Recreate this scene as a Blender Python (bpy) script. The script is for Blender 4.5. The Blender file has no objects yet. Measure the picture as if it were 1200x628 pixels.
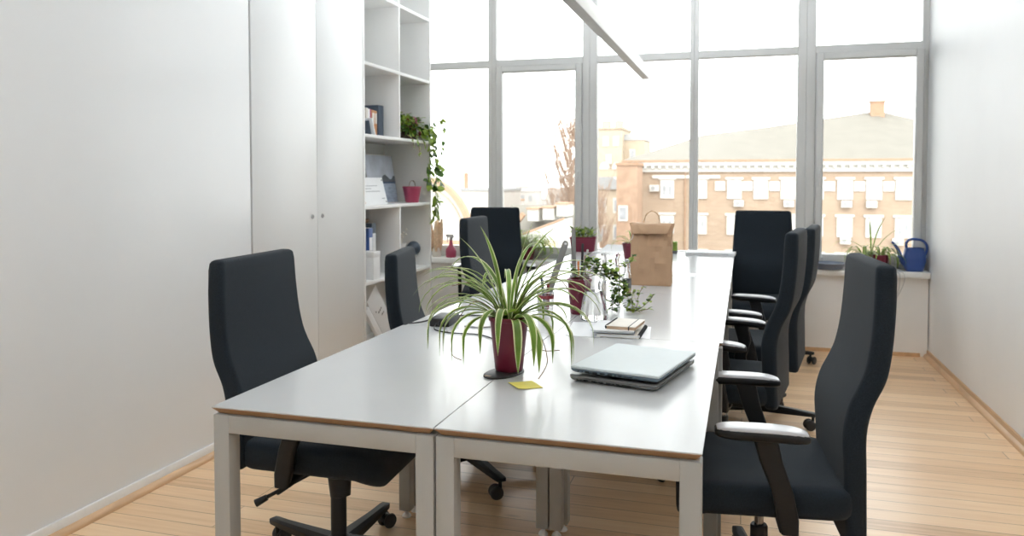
import bpy, bmesh, math, random
from mathutils import Vector, Matrix, Quaternion, noise
R = math.radians
PI = math.pi
sc = bpy.context.scene
COL = sc.collection

# ------------------------------------------------------------------ materials
def _new(name):
    m = bpy.data.materials.new(name); m.use_nodes = True
    nt = m.node_tree; b = nt.nodes.get('Principled BSDF')
    return m, nt, b

def _ramp(nt, fac, stops):
    r = nt.nodes.new('ShaderNodeValToRGB')
    while len(r.color_ramp.elements) < len(stops): r.color_ramp.elements.new(0.5)
    for e, (p, c) in zip(r.color_ramp.elements, stops):
        e.position = p; e.color = (*c, 1)
    nt.links.new(fac, r.inputs['Fac'])
    return r.outputs['Color']

def _obj(nt, scale=(1, 1, 1)):
    tc = nt.nodes.new('ShaderNodeTexCoord'); mp = nt.nodes.new('ShaderNodeMapping')
    mp.inputs['Scale'].default_value = scale
    nt.links.new(tc.outputs['Object'], mp.inputs['Vector'])
    return mp.outputs['Vector']

def _noise(nt, vec, scale, detail=3, rough=.5):
    n = nt.nodes.new('ShaderNodeTexNoise')
    n.inputs['Scale'].default_value = scale; n.inputs['Detail'].default_value = detail
    n.inputs['Roughness'].default_value = rough
    nt.links.new(vec, n.inputs['Vector'])
    return n.outputs['Fac']

def pm(name, col, rough=.5, var=.05, scale=12, bump=0, bscale=60, metal=0, coat=0, sheen=0, spec=.5, stretch=(1, 1, 1), transl=0):
    """a plain procedural material: base colour with a little noise, optional bump"""
    m, nt, b = _new(name)
    v = _obj(nt, stretch)
    lo = tuple(max(0, c * (1 - var)) for c in col); hi = tuple(min(1, c * (1 + var)) for c in col)
    c = _ramp(nt, _noise(nt, v, scale), [(.3, lo), (.7, hi)])
    nt.links.new(c, b.inputs['Base Color'])
    b.inputs['Roughness'].default_value = rough; b.inputs['Metallic'].default_value = metal
    b.inputs['Coat Weight'].default_value = coat; b.inputs['Sheen Weight'].default_value = sheen
    b.inputs['Specular IOR Level'].default_value = spec
    if bump:
        bp = nt.nodes.new('ShaderNodeBump'); bp.inputs['Strength'].default_value = bump; bp.inputs['Distance'].default_value = .002
        nt.links.new(_noise(nt, v, bscale, 2), bp.inputs['Height']); nt.links.new(bp.outputs['Normal'], b.inputs['Normal'])
    if transl:
        t = nt.nodes.new('ShaderNodeBsdfTranslucent'); mx = nt.nodes.new('ShaderNodeMixShader')
        nt.links.new(c, t.inputs['Color']); mx.inputs['Fac'].default_value = transl
        out = nt.nodes['Material Output']
        nt.links.new(b.outputs['BSDF'], mx.inputs[1]); nt.links.new(t.outputs['BSDF'], mx.inputs[2])
        nt.links.new(mx.outputs['Shader'], out.inputs['Surface'])
    return m

def glass_pane(name):
    m, nt, b = _new(name); nt.nodes.remove(b)
    tr = nt.nodes.new('ShaderNodeBsdfTransparent'); tr.inputs['Color'].default_value = (.97, .98, .97, 1)
    gl = nt.nodes.new('ShaderNodeBsdfGlossy'); gl.inputs['Roughness'].default_value = .01
    fr = nt.nodes.new('ShaderNodeFresnel'); fr.inputs['IOR'].default_value = 1.35
    mx = nt.nodes.new('ShaderNodeMixShader')
    nt.links.new(fr.outputs['Fac'], mx.inputs['Fac']); nt.links.new(tr.outputs['BSDF'], mx.inputs[1]); nt.links.new(gl.outputs['BSDF'], mx.inputs[2])
    nt.links.new(mx.outputs['Shader'], nt.nodes['Material Output'].inputs['Surface'])
    return m

def glass_solid(name, col=(1, 1, 1), ior=1.45):
    m, nt, b = _new(name)
    b.inputs['Base Color'].default_value = (*col, 1); b.inputs['Roughness'].default_value = 0
    b.inputs['Transmission Weight'].default_value = 1; b.inputs['IOR'].default_value = ior
    return m

def floor_mat():
    m, nt, b = _new('pine_boards')
    v = _obj(nt)
    br = nt.nodes.new('ShaderNodeTexBrick')
    br.offset = .37; br.offset_frequency = 3; br.squash = 1
    br.inputs['Scale'].default_value = 1; br.inputs['Brick Width'].default_value = 1.9; br.inputs['Row Height'].default_value = .098
    br.inputs['Mortar Size'].default_value = .0016; br.inputs['Mortar Smooth'].default_value = .3; br.inputs['Bias'].default_value = 0
    br.inputs['Color1'].default_value = (.0, .0, .0, 1); br.inputs['Color2'].default_value = (1, 1, 1, 1); br.inputs['Mortar'].default_value = (.5, .5, .5, 1)
    nt.links.new(v, br.inputs['Vector'])
    v2 = _obj(nt, (1.2, 22, 1))
    g = _noise(nt, v2, 2.2, 6, .6)
    add = nt.nodes.new('ShaderNodeMix'); add.data_type = 'FLOAT'; add.inputs['Factor'].default_value = .62
    sep = nt.nodes.new('ShaderNodeSeparateColor'); nt.links.new(br.outputs['Color'], sep.inputs['Color'])
    nt.links.new(sep.outputs['Red'], add.inputs['A']); nt.links.new(g, add.inputs['B'])
    c = _ramp(nt, add.outputs['Result'], [(.15, (.46, .27, .14)), (.42, (.72, .475, .27)), (.58, (.80, .555, .335)), (.85, (.88, .66, .43))])
    # knots
    vo = nt.nodes.new('ShaderNodeTexVoronoi'); vo.inputs['Scale'].default_value = 1.0
    nt.links.new(_obj(nt, (1.6, 5.2, 1)), vo.inputs['Vector'])
    kn = _ramp(nt, vo.outputs['Distance'], [(.0, (.35, .35, .35)), (.07, (1, 1, 1))])
    mk = nt.nodes.new('ShaderNodeMix'); mk.data_type = 'RGBA'; mk.blend_type = 'MULTIPLY'; mk.inputs['Factor'].default_value = .6
    nt.links.new(c, mk.inputs['A']); nt.links.new(kn, mk.inputs['B'])
    seam = nt.nodes.new('ShaderNodeMix'); seam.data_type = 'RGBA'
    nt.links.new(br.outputs['Fac'], seam.inputs['Factor']); nt.links.new(mk.outputs['Result'], seam.inputs['A'])
    seam.inputs['B'].default_value = (.2, .11, .055, 1)
    nt.links.new(seam.outputs['Result'], b.inputs['Base Color'])
    b.inputs['Roughness'].default_value = .32; b.inputs['Specular IOR Level'].default_value = .45
    bp = nt.nodes.new('ShaderNodeBump'); bp.inputs['Strength'].default_value = .25; bp.inputs['Distance'].default_value = .002; bp.invert = True
    nt.links.new(br.outputs['Fac'], bp.inputs['Height']); nt.links.new(bp.outputs['Normal'], b.inputs['Normal'])
    return m

def ply_mat():
    m, nt, b = _new('plywood_edge')
    v = _obj(nt, (1, 1, 1))
    w = nt.nodes.new('ShaderNodeTexWave'); w.bands_direction = 'Z'; w.inputs['Scale'].default_value = 90; w.inputs['Distortion'].default_value = .6
    nt.links.new(v, w.inputs['Vector'])
    n = _noise(nt, _obj(nt, (8, 8, 60)), 4)
    mx = nt.nodes.new('ShaderNodeMix'); mx.data_type = 'FLOAT'; mx.inputs['Factor'].default_value = .5
    nt.links.new(w.outputs['Fac'], mx.inputs['A']); nt.links.new(n, mx.inputs['B'])
    nt.links.new(_ramp(nt, mx.outputs['Result'], [(.25, (.22, .125, .065)), (.75, (.40, .25, .14))]), b.inputs['Base Color'])
    b.inputs['Roughness'].default_value = .6
    return m

def brick_mat():
    m, nt, b = _new('haze_paled_brick')
    v = _obj(nt)
    rot = nt.nodes.new('ShaderNodeMapping'); rot.inputs['Rotation'].default_value = (PI / 2, 0, 0)
    nt.links.new(v, rot.inputs['Vector'])
    br = nt.nodes.new('ShaderNodeTexBrick'); br.inputs['Scale'].default_value = 1
    br.inputs['Brick Width'].default_value = .5; br.inputs['Row Height'].default_value = .16; br.inputs['Mortar Size'].default_value = .012
    br.inputs['Color1'].default_value = (.30, .225, .165, 1); br.inputs['Color2'].default_value = (.335, .255, .19, 1); br.inputs['Mortar'].default_value = (.36, .295, .235, 1)  # brick and mortar paled to stand in for haze
    nt.links.new(rot.outputs['Vector'], br.inputs['Vector'])
    n = _ramp(nt, _noise(nt, v, .35, 4), [(.3, (.9, .88, .86)), (.7, (1, 1, 1))])
    mx = nt.nodes.new('ShaderNodeMix'); mx.data_type = 'RGBA'; mx.blend_type = 'MULTIPLY'; mx.inputs['Factor'].default_value = 1
    nt.links.new(br.outputs['Color'], mx.inputs['A']); nt.links.new(n, mx.inputs['B'])
    nt.links.new(mx.outputs['Result'], b.inputs['Base Color']); b.inputs['Roughness'].default_value = .9
    b.inputs['Specular IOR Level'].default_value = .1
    return m

M = {}
M['wall'] = pm('wall_paint', (.85, .86, .865), .55, .012, 3, .05, 250)
M['wall_gloss'] = pm('glossy_wall_paint', (.73, .745, .755), .2, .012, 2, 0, spec=.35)
M['low_wall'] = pm('grey_low_wall_paint', (.80, .785, .76), .7, .02, 4)
M['ceiling'] = pm('ceiling_paint', (.85, .86, .87), .8, .01, 3)
M['floor'] = floor_mat()
M['wood_trim'] = pm('pine_trim', (.60, .38, .21), .4, .15, 6, stretch=(4, .6, 4))
M['white_trim'] = pm('white_trim', (.78, .78, .77), .4, .02)
M['cabinet'] = pm('white_laminate', (.71, .72, .72), .33, .01, 3)
M['shelf'] = pm('white_shelf_board', (.83, .83, .82), .4, .01, 3)
M['shelf_in'] = pm('pale_back_board', (.72, .72, .70), .5, .015, 3)
M['frame'] = pm('grey_window_profile', (.58, .58, .57), .35, .02, 3)
M['seal'] = pm('dark_seal', (.2, .2, .2), .6)
M['pane'] = glass_pane('window_glass')
M['sill'] = pm('white_sill_board', (.82, .82, .80), .3, .01)
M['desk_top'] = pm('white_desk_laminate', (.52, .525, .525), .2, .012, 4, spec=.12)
M['ply'] = ply_mat()
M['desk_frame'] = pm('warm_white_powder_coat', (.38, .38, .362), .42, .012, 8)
M['foot'] = pm('white_plastic_foot', (.8, .8, .8), .4)
M['fabric'] = pm('charcoal_blue_fabric', (.011, .017, .024), .85, .25, 260, .5, 700, sheen=.06, spec=.22)
M['plastic'] = pm('black_plastic', (.008, .009, .011), .45, .1, 20, spec=.35)
M['pad'] = pm('sheen_grey_arm_pad', (.52, .52, .54), .28, .03, 20)  # pale grey stands in for sky sheen on dark glossy pads
M['chrome'] = pm('dark_steel', (.25, .25, .26), .25, .05, metal=1)
M['pot'] = pm('maroon_plastic', (0.167, 0.014, 0.037), .35, .06, 8)
M['pot_pale'] = pm('rose_maroon_plastic', (.36, .05, .10), .38, .06, 8)
M['soil'] = pm('potting_soil', (.035, .022, .015), .95, .5, 80, .8, 120)
M['leaf'] = pm('leaf_green', (.15, .26, .03), .42, .3, 14, transl=.38)
M['leaf_edge'] = pm('leaf_cream_margin', (.70, .72, .40), .45, .1, 14, transl=.38)
M['leaf_dark'] = pm('ivy_green', (.07, .15, .022), .4, .35, 30, transl=.3)
M['leaf_light'] = pm('fresh_green', (.30, .42, .07), .45, .3, 20, transl=.4)
M['leaf_red'] = pm('wine_red_leaf', (.25, .03, .07), .45, .3, 20, transl=.25)
M['stem'] = pm('dry_stem', (.26, .17, .09), .6, .2, 30)
M['kraft'] = pm('kraft_paper', (0.500, 0.319, 0.194), .75, .07, 9, .25, 40)
M['cord'] = pm('kraft_cord', (0.540, 0.360, 0.216), .8)
M['paper'] = pm('white_paper', (.83, .84, .85), .6, .015)
M['paper_grey'] = pm('grey_print', (.42, .43, .45), .7)
M['sticky'] = pm('yellow_sticky_paper', (.72, .62, .10), .7, .05, 30)
M['silver'] = pm('silver_lid', (.50, .55, .56), .42, .012, 40, spec=.15)
M['slate'] = pm('slate_blue_metal', (.15, .20, .245), .38, .05, metal=.4)
M['graphite'] = pm('graphite_metal', (.20, .20, .195), .4, .05, metal=.4)
M['port'] = pm('port_black', (.008, .008, .01), .5)
M['black'] = pm('black_rubber', (.02, .02, .022), .5, .1)
M['steel'] = pm('brushed_steel', (.30, .30, .30), .35, .08, 40, metal=.7, stretch=(1, 1, 20))
M['glass'] = glass_solid('clear_glass')
M['water'] = glass_solid('clear_water', (1, 1, 1), 1.33)
M['label_tan'] = pm('tan_label', (.40, .27, .17), .6)
M['label_grey'] = pm('dark_grey_label', (.13, .13, .13), .6)
M['cream'] = pm('cream_paper', (.74, .69, .62), .6, .04)
M['tan_pages'] = pm('tan_page_block', (.52, .36, .24), .8, .1, 60, stretch=(1, 1, 30))
M['navy'] = pm('navy_cover', (.03, .06, .13), .5, .1)
M['blue'] = pm('binder_blue', (.03, .085, .28), .42, .08)
M['slate_cover'] = pm('slate_cover', (.06, .085, .12), .5, .1)
M['orange'] = pm('orange_cover', (.50, .23, .09), .5, .1)
M['crimson'] = pm('crimson_cover', (.34, .04, .08), .5, .1)
M['brown'] = pm('brown_wood', (.30, .18, .10), .6, .2, 20)
M['can_blue'] = pm('blue_plastic', (.028, .07, .26), .38, .06, 10)
M['tray_blue'] = pm('grey_blue_plastic', (.16, .19, .25), .45, .06, 10)
M['pampas'] = pm('dry_pampas', (0.720, 0.528, 0.348), .95, .2, 60)
M['grey_plastic'] = pm('grey_plastic', (.50, .50, .50), .4)
M['orange_pen'] = pm('orange_plastic', (.65, .20, .05), .4)
M['red'] = pm('red_plastic', (.3, .04, .05), .4)
M['white_plastic'] = pm('white_plastic', (.78, .78, .78), .35)
M['terracotta'] = pm('terracotta', (.55, .20, .09), .7)
M['sea_a'] = pm('grey_sea_print', (.30, .32, .35), .5, .35, 9, stretch=(1, 1, 4))
M['sea_b'] = pm('blue_sea_print', (.32, .38, .47), .5, .25, 14, stretch=(1, 1, 3))
M['sky_print'] = pm('pale_sky_print', (.50, .54, .62), .5, .15, 9)
M['rock_print'] = pm('dark_rock_print', (.09, .10, .12), .5, .4, 20)
M['lamp_body'] = pm('white_aluminium', (.72, .72, .70), .4, .01)
M['lamp_lens'] = pm('frosted_lens', (.86, .86, .85), .5, .01)
# outside: haze is put into these materials as paler, flatter colours
M['brick'] = brick_mat()
M['brick_dark'] = pm('weathered_brick', (0.319, 0.217, 0.155), .9, .14, 2, spec=.1)
M['stucco'] = pm('cream_stucco', (0.391, 0.324, 0.251), .9, .06, 1.5, spec=.1)
M['stucco_white'] = pm('white_stucco', (0.485, 0.469, 0.438), .9, .03, 1.5, spec=.1)
M['roof_pale'] = pm('pale_metal_roof', (0.166, 0.156, 0.136), .8, .06, .8, spec=.1)
M['roof_rust'] = pm('rust_edge', (0.310, 0.204, 0.139), .9, .1, 3, spec=.1)
M['roof_grey'] = pm('grey_tin_roof', (0.276, 0.276, 0.276), .8, .08, 2, spec=.1)
M['far'] = pm('haze_paled_far_wall', (0.391, 0.365, 0.340), .95, .06, .4, spec=.05)
M['far_pane'] = pm('far_window_glass', (0.285, 0.291, 0.304), .5, .2, 2)
M['bark'] = pm('pale_bark', (0.289, 0.209, 0.158), .95, .2, 8, spec=.1)
M['street'] = pm('street_grey', (0.204, 0.197, 0.190), .95, .1, .3, spec=.1)

# ------------------------------------------------------------------ mesh helpers
def nb(): return bmesh.new()

def box(bm, c, s, bevel=0, seg=2, rot=None, mi=0):
    """box with centre c and size s, rounded edges"""
    t = bmesh.new()
    bmesh.ops.create_cube(t, size=1)
    for v in t.verts: v.co = Vector((v.co.x * s[0], v.co.y * s[1], v.co.z * s[2]))
    if bevel: bmesh.ops.bevel(t, geom=list(t.edges), offset=bevel, segments=seg, profile=.5, affect='EDGES')
    mat = Matrix.Translation(Vector(c))
    if rot is not None: mat = mat @ rot.to_4x4()
    merge(bm, t, mat, mi)

def merge(bm, t, mat=None, mi=None):
    vs = {}
    for v in t.verts: vs[v] = bm.verts.new(mat @ v.co if mat is not None else v.co)
    for f in t.faces:
        try:
            g = bm.faces.new([vs[v] for v in f.verts]); g.material_index = f.material_index if mi is None else mi; g.smooth = True
        except ValueError: pass
    t.free()

def loft(bm, rings, cap=True, closed=True, mi=0):
    rs = [[bm.verts.new(Vector(p)) for p in r] for r in rings]
    n = len(rs[0])
    for a, b in zip(rs[:-1], rs[1:]):
        for i in range(n if closed else n - 1):
            j = (i + 1) % n
            try: f = bm.faces.new((a[i], a[j], b[j], b[i])); f.material_index = mi
            except ValueError: pass
    if cap:
        for r in (rs[0][::-1], rs[-1]):
            try: f = bm.faces.new(r); f.material_index = mi
            except ValueError: pass
    return rs

def lathe(bm, prof, seg=28, c=(0, 0, 0), cap=True, mi=0):
    rings = [[(c[0] + r * math.cos(2 * PI * i / seg), c[1] + r * math.sin(2 * PI * i / seg), c[2] + z) for i in range(seg)] for r, z in prof]
    loft(bm, rings, cap, True, mi)

def frame_of(d):
    d = d.normalized(); u = Vector((0, 0, 1)) if abs(d.z) < .95 else Vector((1, 0, 0))
    s = d.cross(u).normalized(); return s, s.cross(d).normalized()

def tube(bm, pts, r, seg=8, mi=0, cap=True):
    pts = [Vector(p) for p in pts]; n = len(pts)
    rad = r if isinstance(r, (list, tuple)) else [r] * n
    rings = []; ps = None
    for i, p in enumerate(pts):
        d = pts[min(i + 1, n - 1)] - pts[max(i - 1, 0)]
        if d.length < 1e-9: d = Vector((0, 0, 1))
        if ps is None: s, u = frame_of(d)
        else:
            dn = d.normalized(); s = (ps - dn * ps.dot(dn)); s = s.normalized() if s.length > 1e-6 else frame_of(d)[0]; u = s.cross(dn).normalized()
        ps = s
        rings.append([p + (s * math.cos(2 * PI * k / seg) + u * math.sin(2 * PI * k / seg)) * rad[i] for k in range(seg)])
    loft(bm, rings, cap, True, mi)

def cyl(bm, p0, p1, r0, r1=None, seg=18, mi=0):
    r1 = r0 if r1 is None else r1
    tube(bm, [p0, p1], [r0, r1], seg, mi)

def spline(pts, n=8):
    pts = [Vector(p) for p in pts]; out = []
    for i in range(len(pts) - 1):
        p0 = pts[max(i - 1, 0)]; p1 = pts[i]; p2 = pts[i + 1]; p3 = pts[min(i + 2, len(pts) - 1)]
        for k in range(n):
            t = k / n
            out.append(.5 * ((2 * p1) + (p2 - p0) * t + (2 * p0 - 5 * p1 + 4 * p2 - p3) * t * t + (3 * p1 - p0 - 3 * p2 + p3) * t ** 3))
    out.append(pts[-1]); return out

def rrect(w, h, r, n=5):
    """rounded rectangle outline (u along w, v along h)"""
    out = []
    for cx, cy, a0 in ((w / 2 - r, h / 2 - r, 0), (-w / 2 + r, h / 2 - r, 90), (-w / 2 + r, -h / 2 + r, 180), (w / 2 - r, -h / 2 + r, 270)):
        for k in range(n + 1):
            a = R(a0 + 90 * k / n); out.append((cx + r * math.cos(a), cy + r * math.sin(a)))
    return out

def prism(bm, poly, y0, y1, mi=0):
    """polygon in x,z extruded along y"""
    loft(bm, [[(x, y0, z) for x, z in poly], [(x, y1, z) for x, z in poly]], True, True, mi)

def obj(name, bm, mats, parent=None, angle=35, smooth=True):
    bmesh.ops.recalc_face_normals(bm, faces=bm.faces)
    me = bpy.data.meshes.new(name); bm.to_mesh(me); bm.free()
    for m in (mats if isinstance(mats, (list, tuple)) else [mats]): me.materials.append(M[m])
    if smooth:
        me.polygons.foreach_set('use_smooth', [True] * len(me.polygons))
        me.set_sharp_from_angle(angle=R(angle))
    o = bpy.data.objects.new(name, me); COL.objects.link(o)
    if parent is not None: o.parent = parent
    return o

def tag(o, label, cat, group=None):
    o['label'] = label; o['category'] = cat
    if group: o['group'] = group
    return o

def thing(name, label, cat, loc=(0, 0, 0), rz=0, group=None):
    o = bpy.data.objects.new(name, None); o.empty_display_size = .1; COL.objects.link(o)
    o.location = loc; o.rotation_euler = (0, 0, rz)
    return tag(o, label, cat, group)

def struct(name, bm, mats, parent=None, angle=35):
    o = obj(name, bm, mats, parent, angle)
    if parent is None: o['kind'] = 'structure'
    return o

def sgroup(name):
    o = bpy.data.objects.new(name, None); COL.objects.link(o); o['kind'] = 'structure'; return o

def leafblade(bm, p, d, up, L, W, mi=0, fold=.25):
    """small pointed leaf, folded along its midrib"""
    d = d.normalized(); s = d.cross(up)
    s = s.normalized() if s.length > 1e-6 else Vector((1, 0, 0)); n = s.cross(d).normalized()
    mid = [p, p + d * L * .35 - n * L * .02, p + d * L * .7 - n * L * .06, p + d * L - n * L * .15]
    ws = [.12, .5, .38, 0]
    a = [bm.verts.new(q) for q in mid]
    l = [bm.verts.new(q + s * W * w + n * W * fold * w) for q, w in zip(mid[:3], ws)]
    r = [bm.verts.new(q - s * W * w + n * W * fold * w) for q, w in zip(mid[:3], ws)]
    for sd in (l, r):
        for f in ((a[0], a[1], sd[1], sd[0]), (a[1], a[2], sd[2], sd[1])):
            g = bm.faces.new(f); g.material_index = mi
        g = bm.faces.new((a[2], a[3], sd[2])); g.material_index = mi

def strap(bm, pts, W, up=Vector((0, 0, 1)), mi=(0, 1), edge=.68):
    """strap leaf with cream margins along a curve"""
    n = len(pts); rows = []
    for i, p in enumerate(pts):
        d = (pts[min(i + 1, n - 1)] - pts[max(i - 1, 0)]).normalized()
        s = d.cross(up)
        s = s.normalized() if s.length > 1e-3 else (rows_s if i else Vector((1, 0, 0)))
        rows_s = s
        t = i / (n - 1); w = W * (.55 + .45 * math.sin(min(1, t * 2.2) * PI / 2)) * max(.03, 1 - max(0, (t - .55) / .45) ** 1.8)
        nn = s.cross(d).normalized()
        rows.append([bm.verts.new(p + s * w * k + nn * abs(k) * w * .35) for k in (-1, -edge, 0, edge, 1)])
    for a, b in zip(rows[:-1], rows[1:]):
        for k in range(4):
            f = bm.faces.new((a[k], a[k + 1], b[k + 1], b[k])); f.material_index = mi[1] if k in (0, 3) else mi[0]

# ------------------------------------------------------------------ setting
XL_, XR_ = -2.393, 1.3074
YB = 6.33          # low wall under the sill
YW = 6.53          # window plane
YF = -2.2          # wall behind the photographer
ZC = 3.35
XREC = -2.80       # wall behind the fitted furniture

bm = nb(); box(bm, (0, (YF + YW) / 2 - .2, -.05), (7.4, YW - YF + 1.2, .1)); struct('floor', bm, 'floor')
bm = nb(); box(bm, (-.6, (YF + YW) / 2, ZC + .06), (5, YW - YF + .5, .12)); struct('ceiling', bm, 'ceiling')
bm = nb(); box(bm, (XR_ + .1, (YF + YW + .2) / 2, ZC / 2), (.2, YW + .2 - YF, ZC)); struct('wall_right', bm, 'wall')
bm = nb(); box(bm, ((XL_ - 3.0) / 2, (YF + 3.418) / 2, ZC / 2), (XL_ + 3.0, 3.418 - YF, ZC)); struct('wall_left', bm, 'wall_gloss')
bm = nb(); box(bm, (XREC - .1, (3.42 + YW + .2) / 2, ZC / 2), (.2, YW + .2 - 3.42, ZC)); struct('wall_left_recess', bm, 'wall')
bm = nb(); box(bm, (-.6, YF - .1, ZC / 2), (4.2, .2, ZC)); struct('wall_front', bm, 'wall')
bm = nb(); box(bm, (-.75, YB + .15, .29), (4.1, .3, .58)); struct('wall_back', bm, 'low_wall')
# sill board
bm = nb(); box(bm, (-.745, YB + .10, .605), (4.1, .30, .045), .008); struct('trim_1', bm, 'sill')
# skirtings
bm = nb(); box(bm, (XL_ + .006, (YF + 3.41) / 2, .03), (.012, 3.41 - YF, .06), .003); struct('baseboard_left', bm, 'white_trim')
def quarter(name, x, s):
    bm = nb(); y0, y1 = YF, (3.41 if s > 0 else YB)
    prof = [(0, 0), (.022, 0), (.022, .006), (.016, .017), (.006, .024), (0, .026)]
    loft(bm, [[(x + s * a, y, z) for a, z in prof] for y in (y0, y1)]); struct(name, bm, 'wood_trim')
quarter('trim_2', XL_ + .012, 1)
bm = nb(); box(bm, (XR_ - .006, (YF + YB) / 2, .026), (.012, YB - YF, .052), .003); struct('baseboard_right', bm, 'wood_trim')
quarter('trim_3', XR_ - .012, -1)
bm = nb(); box(bm, (-.55, YB - .008, .014), (3.6, .016, .028), .003); struct('baseboard_back', bm, 'wood_trim')

# ---- window wall: five bays
ZS, ZT0, ZT1, ZTOP = .627, 2.275, 2.335, 3.33
D = .07
def bar(bm, x0, x1, z0, z1, y=YW, d=D, bev=.004): box(bm, ((x0 + x1) / 2, y, (z0 + z1) / 2), (x1 - x0, d, z1 - z0), bev, 1)
bays = [  # left post, glass left, glass right, right post, opening sash?
    (-2.80, -2.74, -2.144, -2.144 + .0375, False),
    (-2.144 + .0375, -2.069, -1.311, -1.249, True),
    (-1.249, -1.187, -.429, -.395, False),
    (-.395, -.361, .389, .455, False),
    (.455, .521, 1.262, 1.3074, True)]
for i, (p0, g0, g1, p1, sash) in enumerate(bays, 1):
    w = sgroup('window_%d' % i)
    bm = nb()
    bar(bm, p0, g0, ZS, ZTOP); bar(bm, g1, p1, ZS, ZTOP)
    bar(bm, g0 - .001, g1 + .001, ZT0, ZT1); bar(bm, g0 - .001, g1 + .001, ZS, .70 if sash else .72); bar(bm, g0 - .001, g1 + .001, 3.26, ZTOP)
    obj('window_frame', bm, 'frame', w)
    bm = nb(); box(bm, ((g0 + g1) / 2, YW + .01, (ZT1 + 3.26) / 2), (g1 - g0 + .01, .006, 3.26 - ZT1 + .01)); obj('upper_pane', bm, 'pane', w)
    if sash:
        bm = nb(); y = YW - .03; d = .075; a, b = g0 + .002, g1 - .002; z0, z1 = .665, 2.277
        if i == 5: b = 1.275
        t = .056
        bar(bm, a, a + t, z0, z1, y, d, .008); bar(bm, b - t, b, z0, z1, y, d, .008)
        bar(bm, a + t - .002, b - t + .002, z1 - t, z1, y, d, .008); bar(bm, a + t - .002, b - t + .002, z0, z0 + .062, y, d, .008)
        s = obj('sash', bm, 'frame', w)
        bm = nb(); box(bm, ((a + b) / 2, y, (z0 + z1) / 2), (b - a - .10, .006, z1 - z0 - .10)); obj('lower_pane', bm, 'pane', s)
        hx = (b - .028) if i == 2 else (a + .028)
        bm = nb(); box(bm, (hx, y - .043, 1.36), (.026, .014, .065), .004); cyl(bm, (hx, y - .04, 1.36), (hx, y - .075, 1.36), .008)
        box(bm, (hx, y - .078, 1.31), (.018, .014, .12), .005); obj('window_handle', bm, 'frame', s)
        bm = nb(); hxx = a - .004 if i == 2 else b + .003
        for hz in (.8, 2.18): cyl(bm, (hxx, y - .035, hz - .04), (hxx, y - .035, hz + .04), .006)
        obj('hinge', bm, 'frame', s)
    else:
        bm = nb(); box(bm, ((g0 + g1) / 2, YW + .01, (ZT0 + .72) / 2), (g1 - g0 + .01, .006, ZT0 - .72 + .01)); obj('lower_pane', bm, 'pane', w)
# lintel above the window closes the room to the ceiling
bm = nb(); box(bm, (-.6, YW, (ZTOP + ZC) / 2), (4.4, .1, ZC - ZTOP + .002)); struct('trim_4', bm, 'ceiling')

# ------------------------------------------------------------------ fitted furniture on the left
def wardrobe():
    t = thing('wardrobe', 'tall white two-door cupboard with flat fronts beside the open bookcase', 'cupboard', (XREC, 3.43, 0))
    d = XL_ - XREC; Y1 = 4.645 - 3.43
    bm = nb(); box(bm, (d / 2 - .012, Y1 / 2, 1.55), (d - .026, Y1 - .004, 2.9), .002); box(bm, (d / 2 - .03, Y1 / 2, .05), (d - .06, Y1 - .01, .10)); obj('carcass', bm, 'shelf', t)
    for a, b in ((.004, .632), (.636, Y1 - .002)):
        bm = nb(); box(bm, (d - .009, (a + b) / 2, 1.55), (.018, b - a, 2.9), .002); dr = obj('door', bm, 'cabinet', t)
        y = .578 if a < .1 else .69
        bm = nb(); cyl(bm, (d, y, 1.088), (d + .004, y, 1.088), .0135, .0125, 20); obj('lock', bm, 'steel', dr)
        bm = nb(); box(bm, (d + .0045, y, 1.088), (.002, .003, .011)); obj('keyhole', bm, 'port', dr)
wardrobe()

SH = [.10, .62, 1.125, 1.605, 2.08, 2.565, 3.0]   # shelf tops
def bookcase():
    t = thing('bookcase', 'open white bookcase with square compartments of books, binders and plants', 'bookcase', (XREC, 4.65, 0))
    d = XL_ - XREC; Y1 = 5.80 - 4.65; T = .022
    bm = nb(); box(bm, (.006, Y1 / 2, 1.51), (.01, Y1 - .01, 2.98)); obj('back_panel', bm, 'shelf_in', t)
    for y in (T / 2, Y1 - T / 2):
        bm = nb(); box(bm, (d / 2, y, 1.51), (d, T, 3.02), .0015); obj('side_panel', bm, 'shelf', t)
    for z in SH:
        bm = nb(); box(bm, (d / 2 + .003, Y1 / 2, z - T / 2), (d - .008, Y1 - 2 * T, T), .0015); obj('shelf', bm, 'shelf', t)
    ym = 5.218 - 4.65
    for k in (1, 3, 4, 5):
        z0, z1 = SH[k], SH[k + 1] - T
        bm = nb(); box(bm, (d / 2 + .003, ym, (z0 + z1) / 2), (d - .01, .018, z1 - z0), .001); obj('divider', bm, 'shelf', t)
    bm = nb(); box(bm, (d - .04, Y1 / 2, .038), (.02, Y1 - 2 * T, .076)); obj('plinth', bm, 'shelf', t)
bookcase()

def book(name, label, cat, y, z, th, h, dp, mat, xback=None, lean=0, group=None, xface=-2.50, spine_band=None):
    """upright book or binder on the shelf: spine faces +X, thickness along Y"""
    t = thing(name, label, cat, (xface, y, z), 0, group); t.rotation_euler = (lean, 0, 0)
    bm = nb(); box(bm, (-dp / 2, th / 2, h / 2), (dp, th, h), .003); obj('cover', bm, mat, t)
    bm = nb(); box(bm, (-dp / 2 - .002, th / 2, h - .0005), (dp - .012, th - .006, .003)); obj('pages', bm, 'paper', t)
    if spine_band:
        bm = nb(); box(bm, (.0005, th / 2, h * spine_band[1]), (.002, th * .72, h * spine_band[2]), .0004); obj('spine_label', bm, spine_band[0], t)
    return t
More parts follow.
